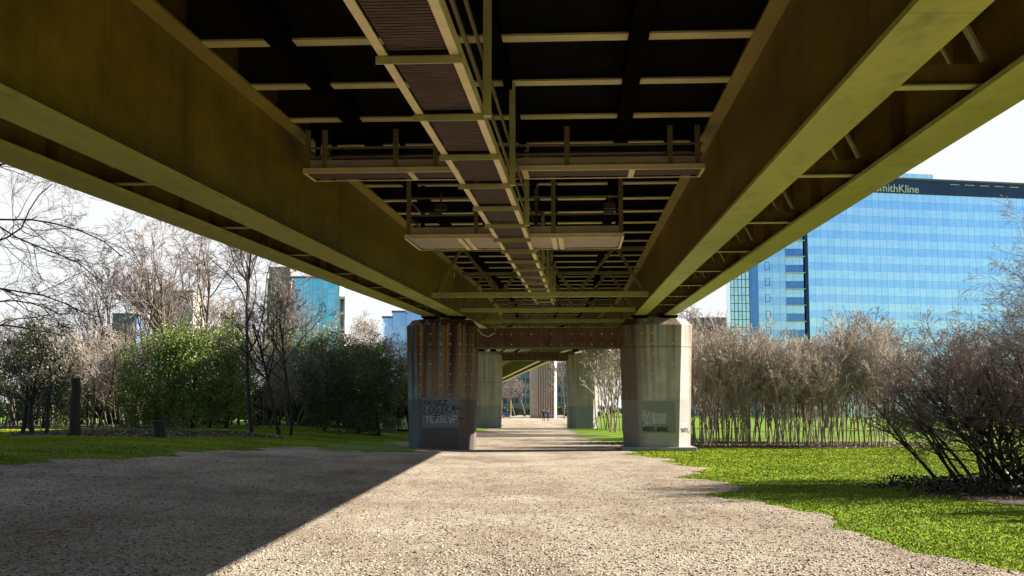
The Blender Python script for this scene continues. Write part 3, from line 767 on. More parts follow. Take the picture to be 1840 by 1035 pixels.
# --- left side bare trees
o = empty('bare_tree'); t = Tree(11)
t.limb(Vector((0, 0, -.15)), Vector((.02, 0, 1)), 9.0, .22, 0, 3, 6, .1, .05, (4, 5, 4), .7, .008, .5)
for z_, dx_, dy_, dz_, L_ in ((2.4, 1, .2, .28, 3.4), (3.0, 1, -.3, .10, 3.6), (3.8, 1, .1, .30, 4.2), (4.4, 1, .5, .10, 3.6), (5.2, 1, -.2, .25, 4.6), (5.8, 1, .3, .12, 4.2), (6.4, 1, -.1, .30, 4.0), (7.0, .9, .2, .3, 3.4), (4.0, .8, -.8, .3, 3.4), (3.4, 1, -.1, .0, 3.0)):
    t.limb(Vector((.02, 0, z_)), Vector((dx_, dy_, dz_)), L_, .030, 1, 4, 8, .22, -.03, (6, 9, 7, 4), .8, .0035, .5)
t.mesh('trunk', 0, M['bark_dark'], o); t.mesh('twigs', 1, M['twig_grey'], o)
place(o, PX(-130, 27), 27, 0, 1, 'bare tree at the far left whose branches droop in from beyond the frame', 'tree')
o = bare_tree(12, 5, 8.6, .12, 4, (7, 5, 4, 3), .45, .010, fan=.42, up=.12, wm='twig_red', tm='bark')
place(o, PX(232, 62), 62, .3, 1, 'tall bare tree with stems fanning out, second from the left above the green shrubs', 'tree', 'tall bare trees on the left')
o = bare_tree(13, 4, 8.8, .14, 4, (8, 6, 4, 3), .45, .010, fan=.32, up=.14, wm='twig_red', tm='bark')
place(o, PX(330, 64), 64, 1.1, 1, 'tall bushy bare tree rising right behind the broad green evergreen shrub', 'tree', 'tall bare trees on the left')
o = bare_tree(14, 1, 8.4, .12, 4, (13, 6, 5, 3), .62, .009, up=.10, tm='bark_dark', wm='twig_grey')
place(o, PX(456, 51), 51, 2.0, 1, 'tall bare tree with one straight dark trunk, right of the broad green shrub', 'tree', 'tall bare trees on the left')
o = bare_tree(15, 2, 5.2, .12, 4, (9, 6, 4, 3), .62, .008, fan=.22, up=.05, tm='bark_dark', wm='twig_grey', lean=(-.10, 0))
place(o, PX(512, 50), 50, 0.2, .95, 'leaning bare tree with a thick dark forked trunk on the lawn edge', 'tree', 'tall bare trees on the left')
o = bare_tree(16, 3, 8.6, .11, 4, (8, 6, 4, 3), .55, .011, fan=.25, up=.12, wm='twig_red')
place(o, PX(528, 84), 84, 0.2, 1, 'reddish bare tree standing in front of the teal glass tower', 'tree', 'tall bare trees on the left')
o = bare_tree(17, 3, 6.6, .12, 4, (9, 7, 5, 3), .6, .012, fan=.3, up=.08, wm='twig_brown')
place(o, PX(650, 92), 92, 1.2, 1, 'brown bare tree behind the dark domed shrub, near the left pier leg', 'tree')
c = copy_tree(o); place(c, PX(706, 96), 96, 2.2, .85, 'brown bare tree immediately left of the near pier', 'tree')
c = copy_tree(o); place(c, PX(395, 76), 76, 4.2, 1.0, 'brown bare tree behind the bright pointed evergreen', 'tree')

# --- left evergreens
o = evergreen(21, [(-1.9, 0, 2.5, 1.7, 1.6, 2.3), (.1, 0, 2.7, 2.0, 1.8, 2.4), (1.7, .2, 2.4, 1.5, 1.5, 2.1), (1.6, .6, 4.1, 1.0, 1.0, 1.35), (-.6, .3, 3.7, 1.5, 1.3, 1.3), (-2.6, 0, 1.2, 1.1, 1.2, 1.2), (0, -.3, 1.0, 2.6, 1.3, 1.0)], 60000, .105, 'leaf_bright',
              [(-1.8, 0, 3.6, .10), (0, 0, 4.2, .12), (1.6, 0, 4.6, .12), (.8, .2, 3.4, .08)])
place(o, PX(350, 57), 57, 0, 1, 'broad bright green evergreen shrub, largest on the left, its base in deep shade', 'shrub')
o = evergreen(22, [(0, 0, 3.1, 1.6, 1.4, 2.0), (-.9, 0, 2.2, 1.2, 1.0, 1.6), (1.1, 0, 2.4, 1.1, 1.0, 1.6)], 18000, .10, 'leaf_olive', [(0, 0, 3.6, .09), (-.6, .1, 3.2, .07)])
place(o, PX(185, 64), 64, 0, 1.12, 'yellow-green leafy shrub behind the dark log post', 'shrub')
o = evergreen(23, [(0, 0, 3.9, 1.1, 1.1, 1.2), (-.9, 0, 3.2, 1.1, 1, 1.1), (.9, 0, 3.2, 1, 1, 1.1), (0, 0, 1.3, 1.6, 1.0, 1.3)], 8000, .13, 'leaf_dark', [(0, 0, 3.8, .10), (.3, 0, 3.4, .07)])
place(o, PX(82, 58), 58, 0, 1.05, 'dark green round-topped shrub at the left, above the brown twigs', 'shrub')
o = evergreen(24, [(-.3, 0, 1.9, .8, .8, 1.6), (.5, 0, 2.4, .9, .8, 1.5), (-.4, 0, 3.2, .8, .8, 1.0)], 3200, .11, 'ivy', [(0, 0, 3.4, .10), (-.4, 0, 2.8, .09), (.5, 0, 3.0, .06)])
place(o, PX(66, 43), 43, 0, 1.0, 'ivy-covered multi-stemmed shrub standing on the leaf litter at far left', 'shrub')
o = evergreen(25, [(-1.5, 0, 3.6, 1.7, 1.6, 2.0), (.8, 0, 3.9, 1.9, 1.6, 2.0), (-2.4, 0, 2.4, 1.3, 1.2, 1.5), (2.3, 0, 3.3, 1.5, 1.4, 1.9), (0, 0, 1.5, 3.0, 1.3, 1.4)], 36000, .11, 'leaf_olive',
              [(-1.5, 0, 4.2, .10), (0, 0, 4.6, .13), (1.5, .3, 4.0, .10), (2.6, 0, 3.6, .08)], clump=.42)
place(o, PX(566, 71), 71, 0, 1, 'olive green spreading evergreen tree in front of the reddish bare tree', 'tree')
o = evergreen(26, [(.2, -.3, .9, 2.6, 1.3, .9), (-1.3, 0, 2.8, 1.5, 1.4, 1.9), (.6, 0, 3.1, 1.7, 1.5, 1.9), (1.9, .3, 2.5, 1.1, 1.2, 1.7), (-.3, 0, 1.6, 2.2, 1.4, 1.1)], 36000, .10, 'leaf_dark',
              [(-1.2, 0, 3.0, .10), (.5, 0, 3.4, .10), (1.6, 0, 2.8, .08)], clump=.3)
place(o, PX(628, 60), 60, 0, 1, 'dark domed evergreen shrub near the left pier leg', 'shrub')
o = evergreen(27, [(0, 0, 2.8, 1.1, 1.1, 1.5), (.6, 0, 2.0, 1.0, 1.0, 1.2)], 6000, .13, 'leaf_dark', [(0, 0, 3.0, .08), (.5, 0, 2.6, .06)], clump=.45)
place(o, PX(703, 72), 72, 0, 1.0, 'loose dark green shrub beside the left pier leg, rightmost on the left lawn', 'shrub')
c = evergreen(28, [(0, 0, 3.3, 1.5, 1.2, 1.4), (1.3, 0, 3.4, 1.2, 1.2, 1.5), (-1.2, 0, 2.4, 1.1, 1.1, 1.4)], 9000, .15, 'leaf_bright', [(0, 0, 3.8, .09), (1, 0, 3.8, .08)])
place(c, PX(628, 78), 78, 0, 1.15, 'bright green shrub top lit by the sun behind the dark domed shrub', 'shrub')

# --- left brown twiggy shrubs
shrubA = bare_tree(31, 9, 4.3, .05, 3, (8, 6, 4), .5, .009, fan=.45, up=.06, wob=.12, wm='twig_brown', tm='bark', name='twiggy_shrub', base=.5)
shrubB = bare_tree(32, 8, 4.0, .045, 3, (9, 7, 4), .6, .009, fan=.5, up=.04, wob=.16, wm='twig_red', tm='bark', name='twiggy_shrub', base=.5)
L_SH = [(shrubA, 12, 60, 1.05, 'tan twiggy shrub at the left edge of the picture, behind the ivy'), (shrubB, 110, 60, .98, 'reddish twiggy shrub between the ivied stems and the log post'), (None, 165, 57, .95, 'tan twiggy shrub just right of the log post'),
        (None, 215, 60, 1.0, 'reddish twiggy shrub between the log post and the broad green shrub'), (None, 258, 62, .9, 'tan twiggy shrub touching the left side of the broad green shrub'),
        (None, 478, 62, .9, 'tan twiggy shrub behind the straight dark trunk'), (None, 60, 66, 1.2, 'tall tan twiggy shrub behind the ivied stems'), (None, 530, 66, .8, 'reddish twiggy shrub under the olive evergreen tree')]
for k, (o, px, Y, sc, lb) in enumerate(L_SH):
    if o is None: o = copy_tree(shrubA if 'tan' in lb else shrubB)
    place(o, PX(px, Y), Y, k * 1.3, sc, lb, 'shrub', 'bare twiggy shrubs on the left')

# thin bare stems along the back of the left lawn
stem0 = bare_tree(35, 1, 3.6, .07, 2, (5, 4), .5, .012, up=.1, tm='bark_dark', wm='twig_grey', name='young_tree')
slots = [468, 486, 540, 556, 574, 592, 606, 622, 648, 662, 676, 692]
marks = ['first', 'second', 'third', 'fourth', 'fifth', 'sixth', 'seventh', 'eighth', 'ninth', 'tenth', 'eleventh', 'last']
for k, px in enumerate(slots):
    o = stem0 if k == 0 else copy_tree(stem0); Y = 66 + (k * 7) % 9
    place(o, PX(px, Y), Y, k * 2.1, .8 + .05 * (k % 5), 'thin dark young trunk under the evergreens, %s from the left in their row' % marks[k], 'tree', 'young trunks under the left evergreens')

bg_ = evergreen(29, [(k * 1.3 - 3.2, 0, 1.2 + .3 * math.sin(k * 2.1), 1.1, .9, 1.3 + .3 * math.cos(k)) for k in range(6)], 9000, .17, 'leaf_dark', [(-2, 0, 2.2, .07), (0, 0, 2.4, .07), (2, 0, 2.2, .07)], name='hedge_clump')
bgn = ['far left end', 'second clump from the left', 'third clump from the left', 'fourth clump from the left', 'middle', 'fourth clump from the right', 'third clump from the right', 'second clump from the right', 'right end, near the pier']
for k in range(9):
    o = bg_ if k == 0 else copy_tree(bg_); Y = 70 + (k * 5) % 6
    place(o, PX(-10 + 86 * k, Y), Y, .2 * math.sin(k * 3), 1.15 + .15 * math.sin(k * 2.3), 'dark low hedge clump behind the left trees, ' + bgn[k] + ' of the hedge', 'hedge', 'hedge clumps behind the left trees')
for k, (x, y, sc, lb) in enumerate(((-22, 26, 2.0, 'outside the left edge of the view, closest to the camera'), (-23, 12, 2.2, 'left of the camera'), (-24, -2, 2.1, 'left of and behind the camera'), (-22, -18, 2.3, 'far behind the camera on the left'),
                     (16, -14, 2.0, 'far behind the camera on the right'), (-6, -70, 3.0, 'at the end of the path behind the camera'), (8, -72, 3.0, 'right of the path end behind the camera'))):
    o = copy_tree(bg_); place(o, x, y, 1.5 if abs(x) > 12 else 0, sc, 'unseen dark evergreen hedge clump added to cut sky light, ' + lb, 'hedge', 'hedge clumps round the camera')  # clumps out of view, put in to reduce ambient light under the deck
# log post and stump
def log_post(x, y, h, r_, label, name, cat):
    o = empty(name, (x, y, zg(x)), .3, label=label, cat=cat)
    m = MB(); n = 14; rg = random.Random(int(h * 10)); pts = [(rg.uniform(-.02, .02) - .03 * (k / 6), 0, -.1 + (h + .1) * k / 6) for k in range(7)]
    m.tube(pts, [r_ * (1.18 - .28 * k / 6 + rg.uniform(-.04, .04)) for k in range(7)], n); m.build('trunk', M['bark_dark'], o)
    m = MB(); m.tube([(pts[-1][0], 0, h + .001), (pts[-1][0], 0, h + .02)], r_ * .82, n); m.build('cut_top', M['bark'], o)
log_post(PX(140, 40), 40, 1.95, .17, 'tall dark cut-off tree trunk standing like a post on the leaf litter', 'cut_trunk', 'stump')
log_post(PX(292, 40), 40, .55, .19, 'short dark tree stump on the left lawn before the broad green shrub', 'tree_stump', 'stump')

# leaf litter beds
def litter(name, cx, cy, rx, ry, n, size, mat, label, cat, lift=.05, rot=0.):
    th = rng.uniform(0, 2 * np.pi, n); rr = np.sqrt(rng.random(n)) * (1 + .15 * np.sin(3 * th) + .1 * np.sin(8 * th))
    x = rx * rr * np.cos(th); y = ry * rr * np.sin(th)
    x, y = cx + x * math.cos(rot) - y * math.sin(rot), cy + x * math.sin(rot) + y * math.cos(rot)
    z = zt(x) + rng.uniform(.005, lift, n)
    p = np.stack([x, y, z], 1); a = rng.normal(size=(n, 3)) * [1, 1, .45]; a /= np.linalg.norm(a, axis=1)[:, None]
    c = np.cross(a, rng.normal(size=(n, 3)) * [.4, .4, 1]); c /= np.linalg.norm(c, axis=1)[:, None]; s_ = rng.uniform(.5, 1.3, n)[:, None] * size
    v = np.stack([p - a * s_ * .5, p + c * s_ * .35, p + a * s_ * .5, p - c * s_ * .35], 1).reshape(-1, 3)
    tag(mesh_np(name, v, np.arange(4 * n).reshape(-1, 4), mat), label, cat, kind='stuff')
M['soil'] = mat_noisy('dark_soil', (.03, .022, .016), (.09, .065, .045), 2, .95, bump=.6)
for (cx, cy, rx, ry, sd) in ((-24, 73, 24, 12.5, 7), (-14.6, 45.5, 4.6, 5.0, 1), (11.6, 23.2, 3.4, 3.6, 3), (12.6, 56, 8.2, 4.6, 6), (-21, 60, 14, 5.5, 4)):
    v, f = island(cx, cy, rx, ry, .016, sd); tag(mesh_np('soil_bed', v, f, M['soil']), kind='structure')
litter('leaf_litter', -14.6, 45.5, 4.8, 5.2, 9000, .10, M['litter'], 'dead brown leaves around the ivied stems and log post on the left', 'leaves')
litter('leaf_litter', 12.6, 56, 8.2, 4.6, 9000, .10, M['litter'], 'dead brown leaves under the row of young twiggy trees', 'leaves')
litter('ground_ivy', 11.6, 23.2, 3.5, 3.7, 15000, .085, M['ivy'], 'dark low ivy under the big bare bush on the right', 'ground cover', .22)
litter('leaf_litter', 11.4, 22.6, 3.9, 4.0, 8000, .06, M['litter'], 'brown leaf litter round the big bare bush on the right', 'leaves')

# --- right coppice row
protos = []
for k, (sd, st, H) in enumerate(((41, 3, 4.4), (42, 5, 4.1), (43, 2, 4.6), (44, 4, 4.0), (45, 5, 4.2))):
    protos.append(bare_tree(sd, st, H, .034, 4, (12, 5, 3, 3), .42, .0075, fan=.17, up=.10, wob=.085, t0=.22, tm='bark_pale', wm='twig_brown', name='coppiced_tree', base=.22, shrink=.55))
row = []
for k in range(22): row.append((1252 + k * 16.3 + random.uniform(-5, 5), 51.5 + random.uniform(0, 2.5)))
for k in range(12): row.append((1250 + k * 24 + random.uniform(-8, 8), 57 + random.uniform(0, 4)))
front = ['first', 'second', 'third', 'fourth', 'fifth', 'sixth', 'seventh', 'eighth', 'ninth', 'tenth', 'eleventh', 'twelfth', 'thirteenth', 'fourteenth', 'fifteenth', 'sixteenth', 'seventeenth', 'eighteenth', 'nineteenth', 'twentieth', 'twenty-first', 'last']
for k, (px, Y) in enumerate(row):
    o = protos[k] if k < 5 else copy_tree(protos[k % 5])
    hs = .94 + .10 * math.sin(px * .021) + random.uniform(-.12, .12)
    lb = ('brown twiggy coppiced tree in the front of the right-hand row, %s from the pier' % front[k]) if k < 22 else ('brown twiggy coppiced tree in the back of the right-hand row, %s from the pier' % (front[k - 22] if k < 33 else 'last'))
    place(o, PX(px, Y), Y, random.uniform(0, 6), hs, lb, 'tree', 'coppiced trees in the right-hand row')
more = ['first', 'second', 'third', 'fourth', 'fifth', 'sixth', 'seventh', 'eighth', 'ninth', 'last']
for k in range(10):
    o = copy_tree(protos[(k * 3) % 5]); Y = 64 + (k * 5) % 7
    place(o, PX(1250 + k * 25, Y), Y, k * 1.7, 1.02, 'brown coppiced tree behind the dense end of the right-hand row, %s from the pier' % more[k], 'tree', 'coppiced trees in the right-hand row')
# taller ones behind the near pier leg seen through the opening
for k, (px, Y, sc) in enumerate(((1083, 96, 1.9), (1100, 88, 1.8), (1118, 92, 2.0), (1150, 90, 1.9), (1092, 110, 2.1), (1232, 66, 1.15))):
    o = copy_tree(protos[(k + 2) % 5]); place(o, PX(px, Y), Y, k * 1.9, sc,
        ['leftmost of the tall brown trees seen between the pier legs, close to the far leg', 'second of the tall brown trees seen between the pier legs', 'tall brown tree just left of the right pier leg', 'tall brown tree hidden mostly behind the right pier leg',
         'tall brown tree farthest back between the pier legs', 'brown tree peeking out just right of the near pier'][k], 'tree', 'tall brown trees behind the near pier')

# --- big bush on the right
for k, (x, y, sd, st, H, ln, lb) in enumerate((
    (9.9, 24.9, 50, 11, 2.5, (-.35, 0), 'lowest bare bush of the right group, arching twigs over the litter at its left end'),
    (10.9, 24.4, 51, 12, 3.2, (-.50, 0), 'big bare bush on the right, its dark stems leaning left over the lawn'),
    (12.1, 23.4, 52, 12, 3.8, (-.25, -.05), 'tall bare bush at the right edge of the picture, behind the leaning one'),
    (11.4, 26.5, 53, 11, 3.0, (-.2, 0), 'bare bush filling the gap behind the two big right-hand bushes'),
    (13.0, 25.4, 54, 11, 5.0, (-.1, 0), 'tallest bare bush, cut by the right edge of the picture'))):
    o = bare_tree(sd, st, H, .045, 4, (9, 7, 5, 3), .8, .0030, fan=.42, up=.03, wob=.16, tm='bark_dark', wm='twig_red', name='bare_bush', lean=ln, base=.45, shrink=.56)
    place(o, x, y, 0, 1, lb, 'bush', 'big bare bushes at the right')
o = evergreen(55, [(0, 0, .8, .8, .7, .8), (.5, 0, 1.3, .6, .6, .9)], 3500, .09, 'ivy', [(0, 0, 1.8, .05), (.5, 0, 2.0, .05)])
place(o, 10.7, 24.0, 0, 1, 'ivy climbing the dark stems of the big leaning bush on the right', 'ivy')
o = evergreen(56, [(0, 0, .7, .6, .6, .7), (-.5, 0, 1.2, .5, .5, .8)], 3000, .09, 'ivy', [(0, 0, 1.6, .05), (-.5, 0, 1.8, .05)])
place(o, 11.7, 23.2, 1, 1, 'ivy clump at the foot of the tall bush by the right edge', 'ivy')
# bushes further right, out of frame, whose shadows lie on the lawn
for k, (x, y, sc) in enumerate(((14.2, 19.6, 1.5), (14.6, 16.0, 1.35), (17.5, 24.0, 1.7))):
    o = copy_tree([c_ for c_ in COL.objects if c_.name.startswith('bare_bush')][0]); place(o, x, y, 2 + k, sc, ['bare bush just beyond the right edge, shading the lawn', 'nearest bare bush beyond the right edge, shading the lawn', 'farthest bare bush beyond the right edge, shading the lawn'][k], 'bush', 'big bare bushes at the right')
for k, (x, y, sc, lb) in enumerate(((14.2, 16.6, 1.25, 'beyond the right edge of the view, beside the nearest lawn'), (15.5, 22.3, 1.45, 'beyond the right edge of the view, behind the out-of-frame bushes'))):
    o = copy_tree(bg_); place(o, x, y, 1.2, sc, 'unseen dark evergreen hedge clump added to cut sky light, ' + lb, 'hedge', 'hedge clumps round the camera')
# background crowns right
bt = bare_tree(57, 1, 7.2, .16, 4, (12, 8, 5, 3), .7, .016, up=.05, tm='bark', wm='twig_red', name='bare_tree')
place(bt, PX(1655, 92), 92, 0, 1, 'rounded purple-brown bare tree far across the right lawn', 'tree')
for px, Y, sc, lb in ((1720, 98, 1.1, 'large bare tree far behind the big right-hand bushes'), (1600, 120, .95, 'small bare tree far off at the end of the coppiced row'), (1275, 100, 1.28, 'thin bare tree poking above the coppiced row beside the pier'),
                      (1480, 110, 1.30, 'broad bare tree behind the coppiced row in front of the glass office'), (1345, 105, 1.22, 'bare tree behind the coppiced row, below the glass stair tower')):
    c = copy_tree(bt); place(c, PX(px, Y), Y, px, sc, lb, 'tree')

# trees and hedge seen through the far opening
t1 = bare_tree(61, 1, 9, .14, 3, (14, 7, 4), .5, .02, up=.1, tm='bark', wm='twig_red', name='bare_tree')
place(t1, PX(1013, 230), 230, 0, 1.35, 'slender bare tree right of the ribbed column', 'tree')
for px, Y, sc, lb in ((943, 330, 1.0, 'round brown tree left of the ribbed column'), (925, 340, .8, 'low brown tree behind the yellow posts'), (1028, 300, 1.2, 'brown tree beside the far pier leg')):
    c = copy_tree(bt); place(c, PX(px, Y), Y, px, sc * 1.5, lb, 'tree')
hd = evergreen(62, [(k * 2.4 - 12, 0, 1.5, 1.6, 1.2, 1.5 + .4 * math.sin(k * 2)) for k in range(11)], 14000, .35, 'leaf_dark', [(k * 3 - 12, 0, 2, .12) for k in range(9)], name='hedge')
place(hd, PX(940, 345), 345, 0, 1, 'dark hedge left of the ribbed column', 'hedge')
c = copy_tree(hd); place(c, PX(1040, 350), 350, 0, 1.1, 'dark hedge right of the ribbed column', 'hedge')
# yellow posts and blue panel
for px, lb in ((901, 'left of the two yellow posts beside the blue panel'), (918, 'right of the two yellow posts beside the blue panel')):
    Y = 240; o = empty('gate_post', (PX(px, Y), Y, 0), 0, label=lb, cat='post', group='yellow posts')
    m = MB(); m.box(-.13, .13, -.13, .13, 0, 3.6); m.build('shaft', M['yellow'], o, bevel=.02)
    m = MB(); m.box(-.16, .16, -.16, .16, 3.602, 3.7); m.build('cap', M['yellow'], o)
o = empty('notice_board', (PX(909.5, 240), 240, 0), 0, label='blue panel standing low between the yellow posts', cat='board')
m = MB(); m.box(-.72, .72, -.05, .05, .35, 1.35); m.build('panel', M['blue_sign'], o)
m = MB(); m.box(-.65, -.55, -.04, .04, 0, .348); m.box(.55, .65, -.04, .04, 0, .348); m.build('leg', M['galv'], o)
m = MB(); m.box(-.62, -.40, -.06, -.052, .55, .75); m.build('white_mark', M['white'], o)

# ------------------------------------------------------------------ people
def person(x, y, rz, h, top, bottom, label, ph):
    root = empty('person', (x, y, 0), rz, label=label, cat='person')
    me = bpy.data.meshes.new('body'); k = h / 1.75
    J = {'pel': (0, 0, .95, .13), 'spi': (0, .0, 1.15, .125), 'che': (0, -.01, 1.35, .15), 'nec': (0, -.01, 1.50, .055), 'hea': (0, -.02, 1.60, .085), 'top': (0, -.015, 1.70, .075),
         'hl': (.09, 0, .90, .095), 'kl': (.10, -.12 * ph, .50, .06), 'al': (.10, .10 * ph + .0, .09, .04), 'tl': (.10, .10 * ph - .16, .04, .035),
         'hr': (-.09, 0, .90, .095), 'kr': (-.10, .08 * ph, .50, .06), 'ar': (-.10, .30 * ph, .12, .04), 'tr': (-.10, .30 * ph - .15, .05, .035),
         'sl': (.19, 0, 1.42, .062), 'el': (.25, .10 * ph, 1.15, .045), 'wl': (.25, -.02, .92, .028), 'pl': (.25, -.05, .85, .034),
         'sr': (-.19, 0, 1.42, .062), 'er': (-.25, -.06 * ph, 1.15, .045), 'wr': (-.25, -.16 * ph, .93, .028), 'pr': (-.25, -.19 * ph, .86, .034)}
    E = [('pel', 'spi'), ('spi', 'che'), ('che', 'nec'), ('nec', 'hea'), ('hea', 'top'), ('pel', 'hl'), ('hl', 'kl'), ('kl', 'al'), ('al', 'tl'), ('pel', 'hr'), ('hr', 'kr'), ('kr', 'ar'), ('ar', 'tr'),
         ('che', 'sl'), ('sl', 'el'), ('el', 'wl'), ('wl', 'pl'), ('che', 'sr'), ('sr', 'er'), ('er', 'wr'), ('wr', 'pr')]
    for sd in 'lr':
        px_, py_, pz_, _ = J['p' + sd]; sx = 1 if sd == 'l' else -1
        for i_ in range(4):
            J['f%s%d' % (sd, i_)] = (px_ + .008 * sx, py_ - .03 + .02 * i_, pz_ - .05, .009); J['g%s%d' % (sd, i_)] = (px_ - .002 * sx, py_ - .032 + .021 * i_, pz_ - (.085 if i_ in (1, 2) else .07), .008)
            E += [('p' + sd, 'f%s%d' % (sd, i_)), ('f%s%d' % (sd, i_), 'g%s%d' % (sd, i_))]
        J['t' + sd + 'h'] = (px_ + .0, py_ - .055, pz_ - .01, .010); E.append(('p' + sd, 't' + sd + 'h'))
    names = list(J); me.from_pydata([tuple(c * k for c in J[n][:3]) for n in names], [(names.index(a), names.index(b)) for a, b in E], [])
    o = bpy.data.objects.new('body', me); COL.objects.link(o)
    sk = o.modifiers.new('skin', 'SKIN')
    for i_, n in enumerate(names):
        r_ = J[n][3] * k; d = me.skin_vertices[0].data[i_]; d.radius = (r_ * (1.25 if n in ('che', 'spi', 'pel') else 1), r_ * (.8 if n in ('che', 'spi', 'pel') else 1)); d.use_root = n == 'pel'
    sb = o.modifiers.new('sub', 'SUBSURF'); sb.levels = 1; sb.render_levels = 1
    dg = bpy.context.evaluated_depsgraph_get(); nm = bpy.data.meshes.new_from_object(o.evaluated_get(dg))
    bpy.data.objects.remove(o)
    nm.materials.clear()
    for q in (M['skin'], M[top], M[bottom], M['black']): nm.materials.append(q)
    for p in nm.polygons:
        z = p.center.z / k; hand = z < .91 and abs(p.center.x) > .20
        p.material_index = 0 if (z > 1.5 or hand) else (3 if z < .1 else (1 if z > .93 else 2)); p.use_smooth = True
    b = bpy.data.objects.new('body', nm); COL.objects.link(b); b.parent = root
    m = MB()
    for i_ in range(5):
        a = i_ / 4 * math.pi * .5; m.tube([(0, .0, (1.66 + .09 * math.sin(a)) * k), (0, 0, (1.665 + .09 * math.sin(a + .35)) * k)], [max(.01, .092 * math.cos(a)) * k, max(.01, .092 * math.cos(min(a + .35, 1.5))) * k], 10)
    m.build('hair', M['black'], root)
person(PX(976.5, 176), 176, .15, 1.82, 'cloth_black', 'cloth_black', 'person in black walking on the path before the ribbed column', 1)
person(PX(984.5, 177), 177, -.1, 1.68, 'cloth_blue', 'cloth_black', 'person in a blue top walking just right of the one in black', -1)

# ------------------------------------------------------------------ cars and cabinet at the left background
def car(x, y, rz, paint, label):
    o = empty('parked_car', (x, y, zg(x)), rz, label=label, cat='car', group='cars parked behind the left trees')
    prof = [(-2.1, .35), (-2.12, .75), (-1.9, .95), (-1.35, 1.0), (-.85, 1.42), (.65, 1.46), (1.25, 1.02), (1.95, .88), (2.12, .6), (2.1, .32)]
    m = MB(); n = len(prof); vs = []
    for yy, ins in ((-.82, .12), (-.86, 0), (.86, 0), (.82, .12)):
        vs += [(a, yy * (1 if z < 1.03 else .84), z) for a, z in prof]
    fs = []
    for r_ in range(3):
        for i_ in range(n): fs.append((r_ * n + i_, r_ * n + (i_ + 1) % n, (r_ + 1) * n + (i_ + 1) % n, (r_ + 1) * n + i_))
    fs += [tuple(range(n))[::-1], tuple(range(3 * n, 4 * n))]
    m.add(vs, fs); m.build('body', M[paint], o, bevel=.03)
    for sg in (-1, 1):
        m = MB(); m.hexa([(-1.15, sg * .80 - .01, 1.03), (.95, sg * .80 - .01, 1.03), (.95, sg * .80 + .01, 1.03), (-1.15, sg * .80 + .01, 1.03), (-.8, sg * .745 - .01, 1.36), (.6, sg * .745 - .01, 1.38), (.6, sg * .745 + .01, 1.38), (-.8, sg * .745 + .01, 1.36)]); m.build('side_window', M['dark_glass'], o)
        for xx in (-1.3, 1.35):
            m = MB(); m.tube([(xx, sg * .74, .33), (xx, sg * .90, .33)], .33, 16); w = m.build('wheel', M['tyre'], o)
            m = MB(); m.tube([(xx, sg * .901, .33), (xx, sg * .915, .33)], .2, 12); m.build('rim', M['galv'], w)
        m = MB(); m.box(2.05, 2.14, sg * .6 - .15, sg * .6 + .15, .62, .75); m.build('headlight', M['white'], o)
car(PX(650, 104), 104, .1, 'car_blue', 'blue car parked behind the dark domed shrub')
car(PX(608, 106), 106, 3.2, 'car_white', 'white car parked behind the trunks under the olive evergreen')
car(PX(560, 108), 108, .05, 'car_white', 'white car parked farthest left behind the young trunks')
cab = empty('utility_cabinet', (PX(704, 70), 70, zg(PX(704, 70))), .1, label='grey metal cabinet on the lawn edge left of the near pier', cat='cabinet')
m = MB(); m.box(-.28, .28, -.2, .2, 0, .85); m.build('housing', M['slate'], cab, bevel=.02)
m = MB(); m.box(-.31, .31, -.23, .23, .852, .9); m.build('lid', M['slate'], cab)
m = MB(); m.box(-.24, .24, -.215, -.202, .08, .8); m.build('door', M['galv'], cab)

# ------------------------------------------------------------------ buildings
# big glass office
A0 = (72.0, 282.0)
go = empty('glass_office', (A0[0], A0[1], 0), math.atan2(.206, .978), label='huge sky-blue glass office block on the right with a navy roof band and white lettering', cat='building')
top = 59.4; fh = 3.95
m = MB(); m.box(0, 78, .3, 30, 0, top - 4); m.build('core', M['navy'], go)
nf = 14
for k in range(nf):
    z1 = top - 4 - k * fh
    m = MB(); m.box(0, 78, 0, .298, z1 - fh * .5 + .02, z1); m.build('glass_band', M['glass_a'], go)
    m = MB(); m.box(.01, 77.99, .05, .297, z1 - fh, z1 - fh * .5 + .015); m.build('spandrel_band', M['glass_b'], go)
m = MB(); m.box(-.3, 78.3, -.25, 30.3, top - 3.98, top - .4); m.build('roof_fascia', M['navy'], go)
m = MB(); m.box(-.5, 78.5, -.5, 30.5, top - .398, top); m.build('coping', M['slate'], go)
m = MB(); m.box(18, 37, 4, 12, top + .01, top + 2.1); m.build('roof_plant', M['glass_lt'], go)
for k in range(9):
    m = MB(); m.box(39 + k * 4.2, 41.6 + k * 4.2, -.30, -.252, top - 1.25, top - 1.1); m.build('vent_slot', M['frame_white'], go)
# lettering
cu = bpy.data.curves.new('txt', 'FONT'); cu.body = 'GlaxoSmithKline'; cu.size = 2.75; cu.extrude = .12; cu.align_x = 'RIGHT'
to = bpy.data.objects.new('txt', cu); COL.objects.link(to); dg = bpy.context.evaluated_depsgraph_get()
tm_ = bpy.data.meshes.new_from_object(to.evaluated_get(dg)); bpy.data.objects.remove(to)
tm_.materials.clear(); tm_.materials.append(M['white'])
sg = bpy.data.objects.new('lettering', tm_); COL.objects.link(sg); sg.parent = go; sg.rotation_euler = (R(90), 0, 0); sg.location = (30.2, -.42, top - 3.72)
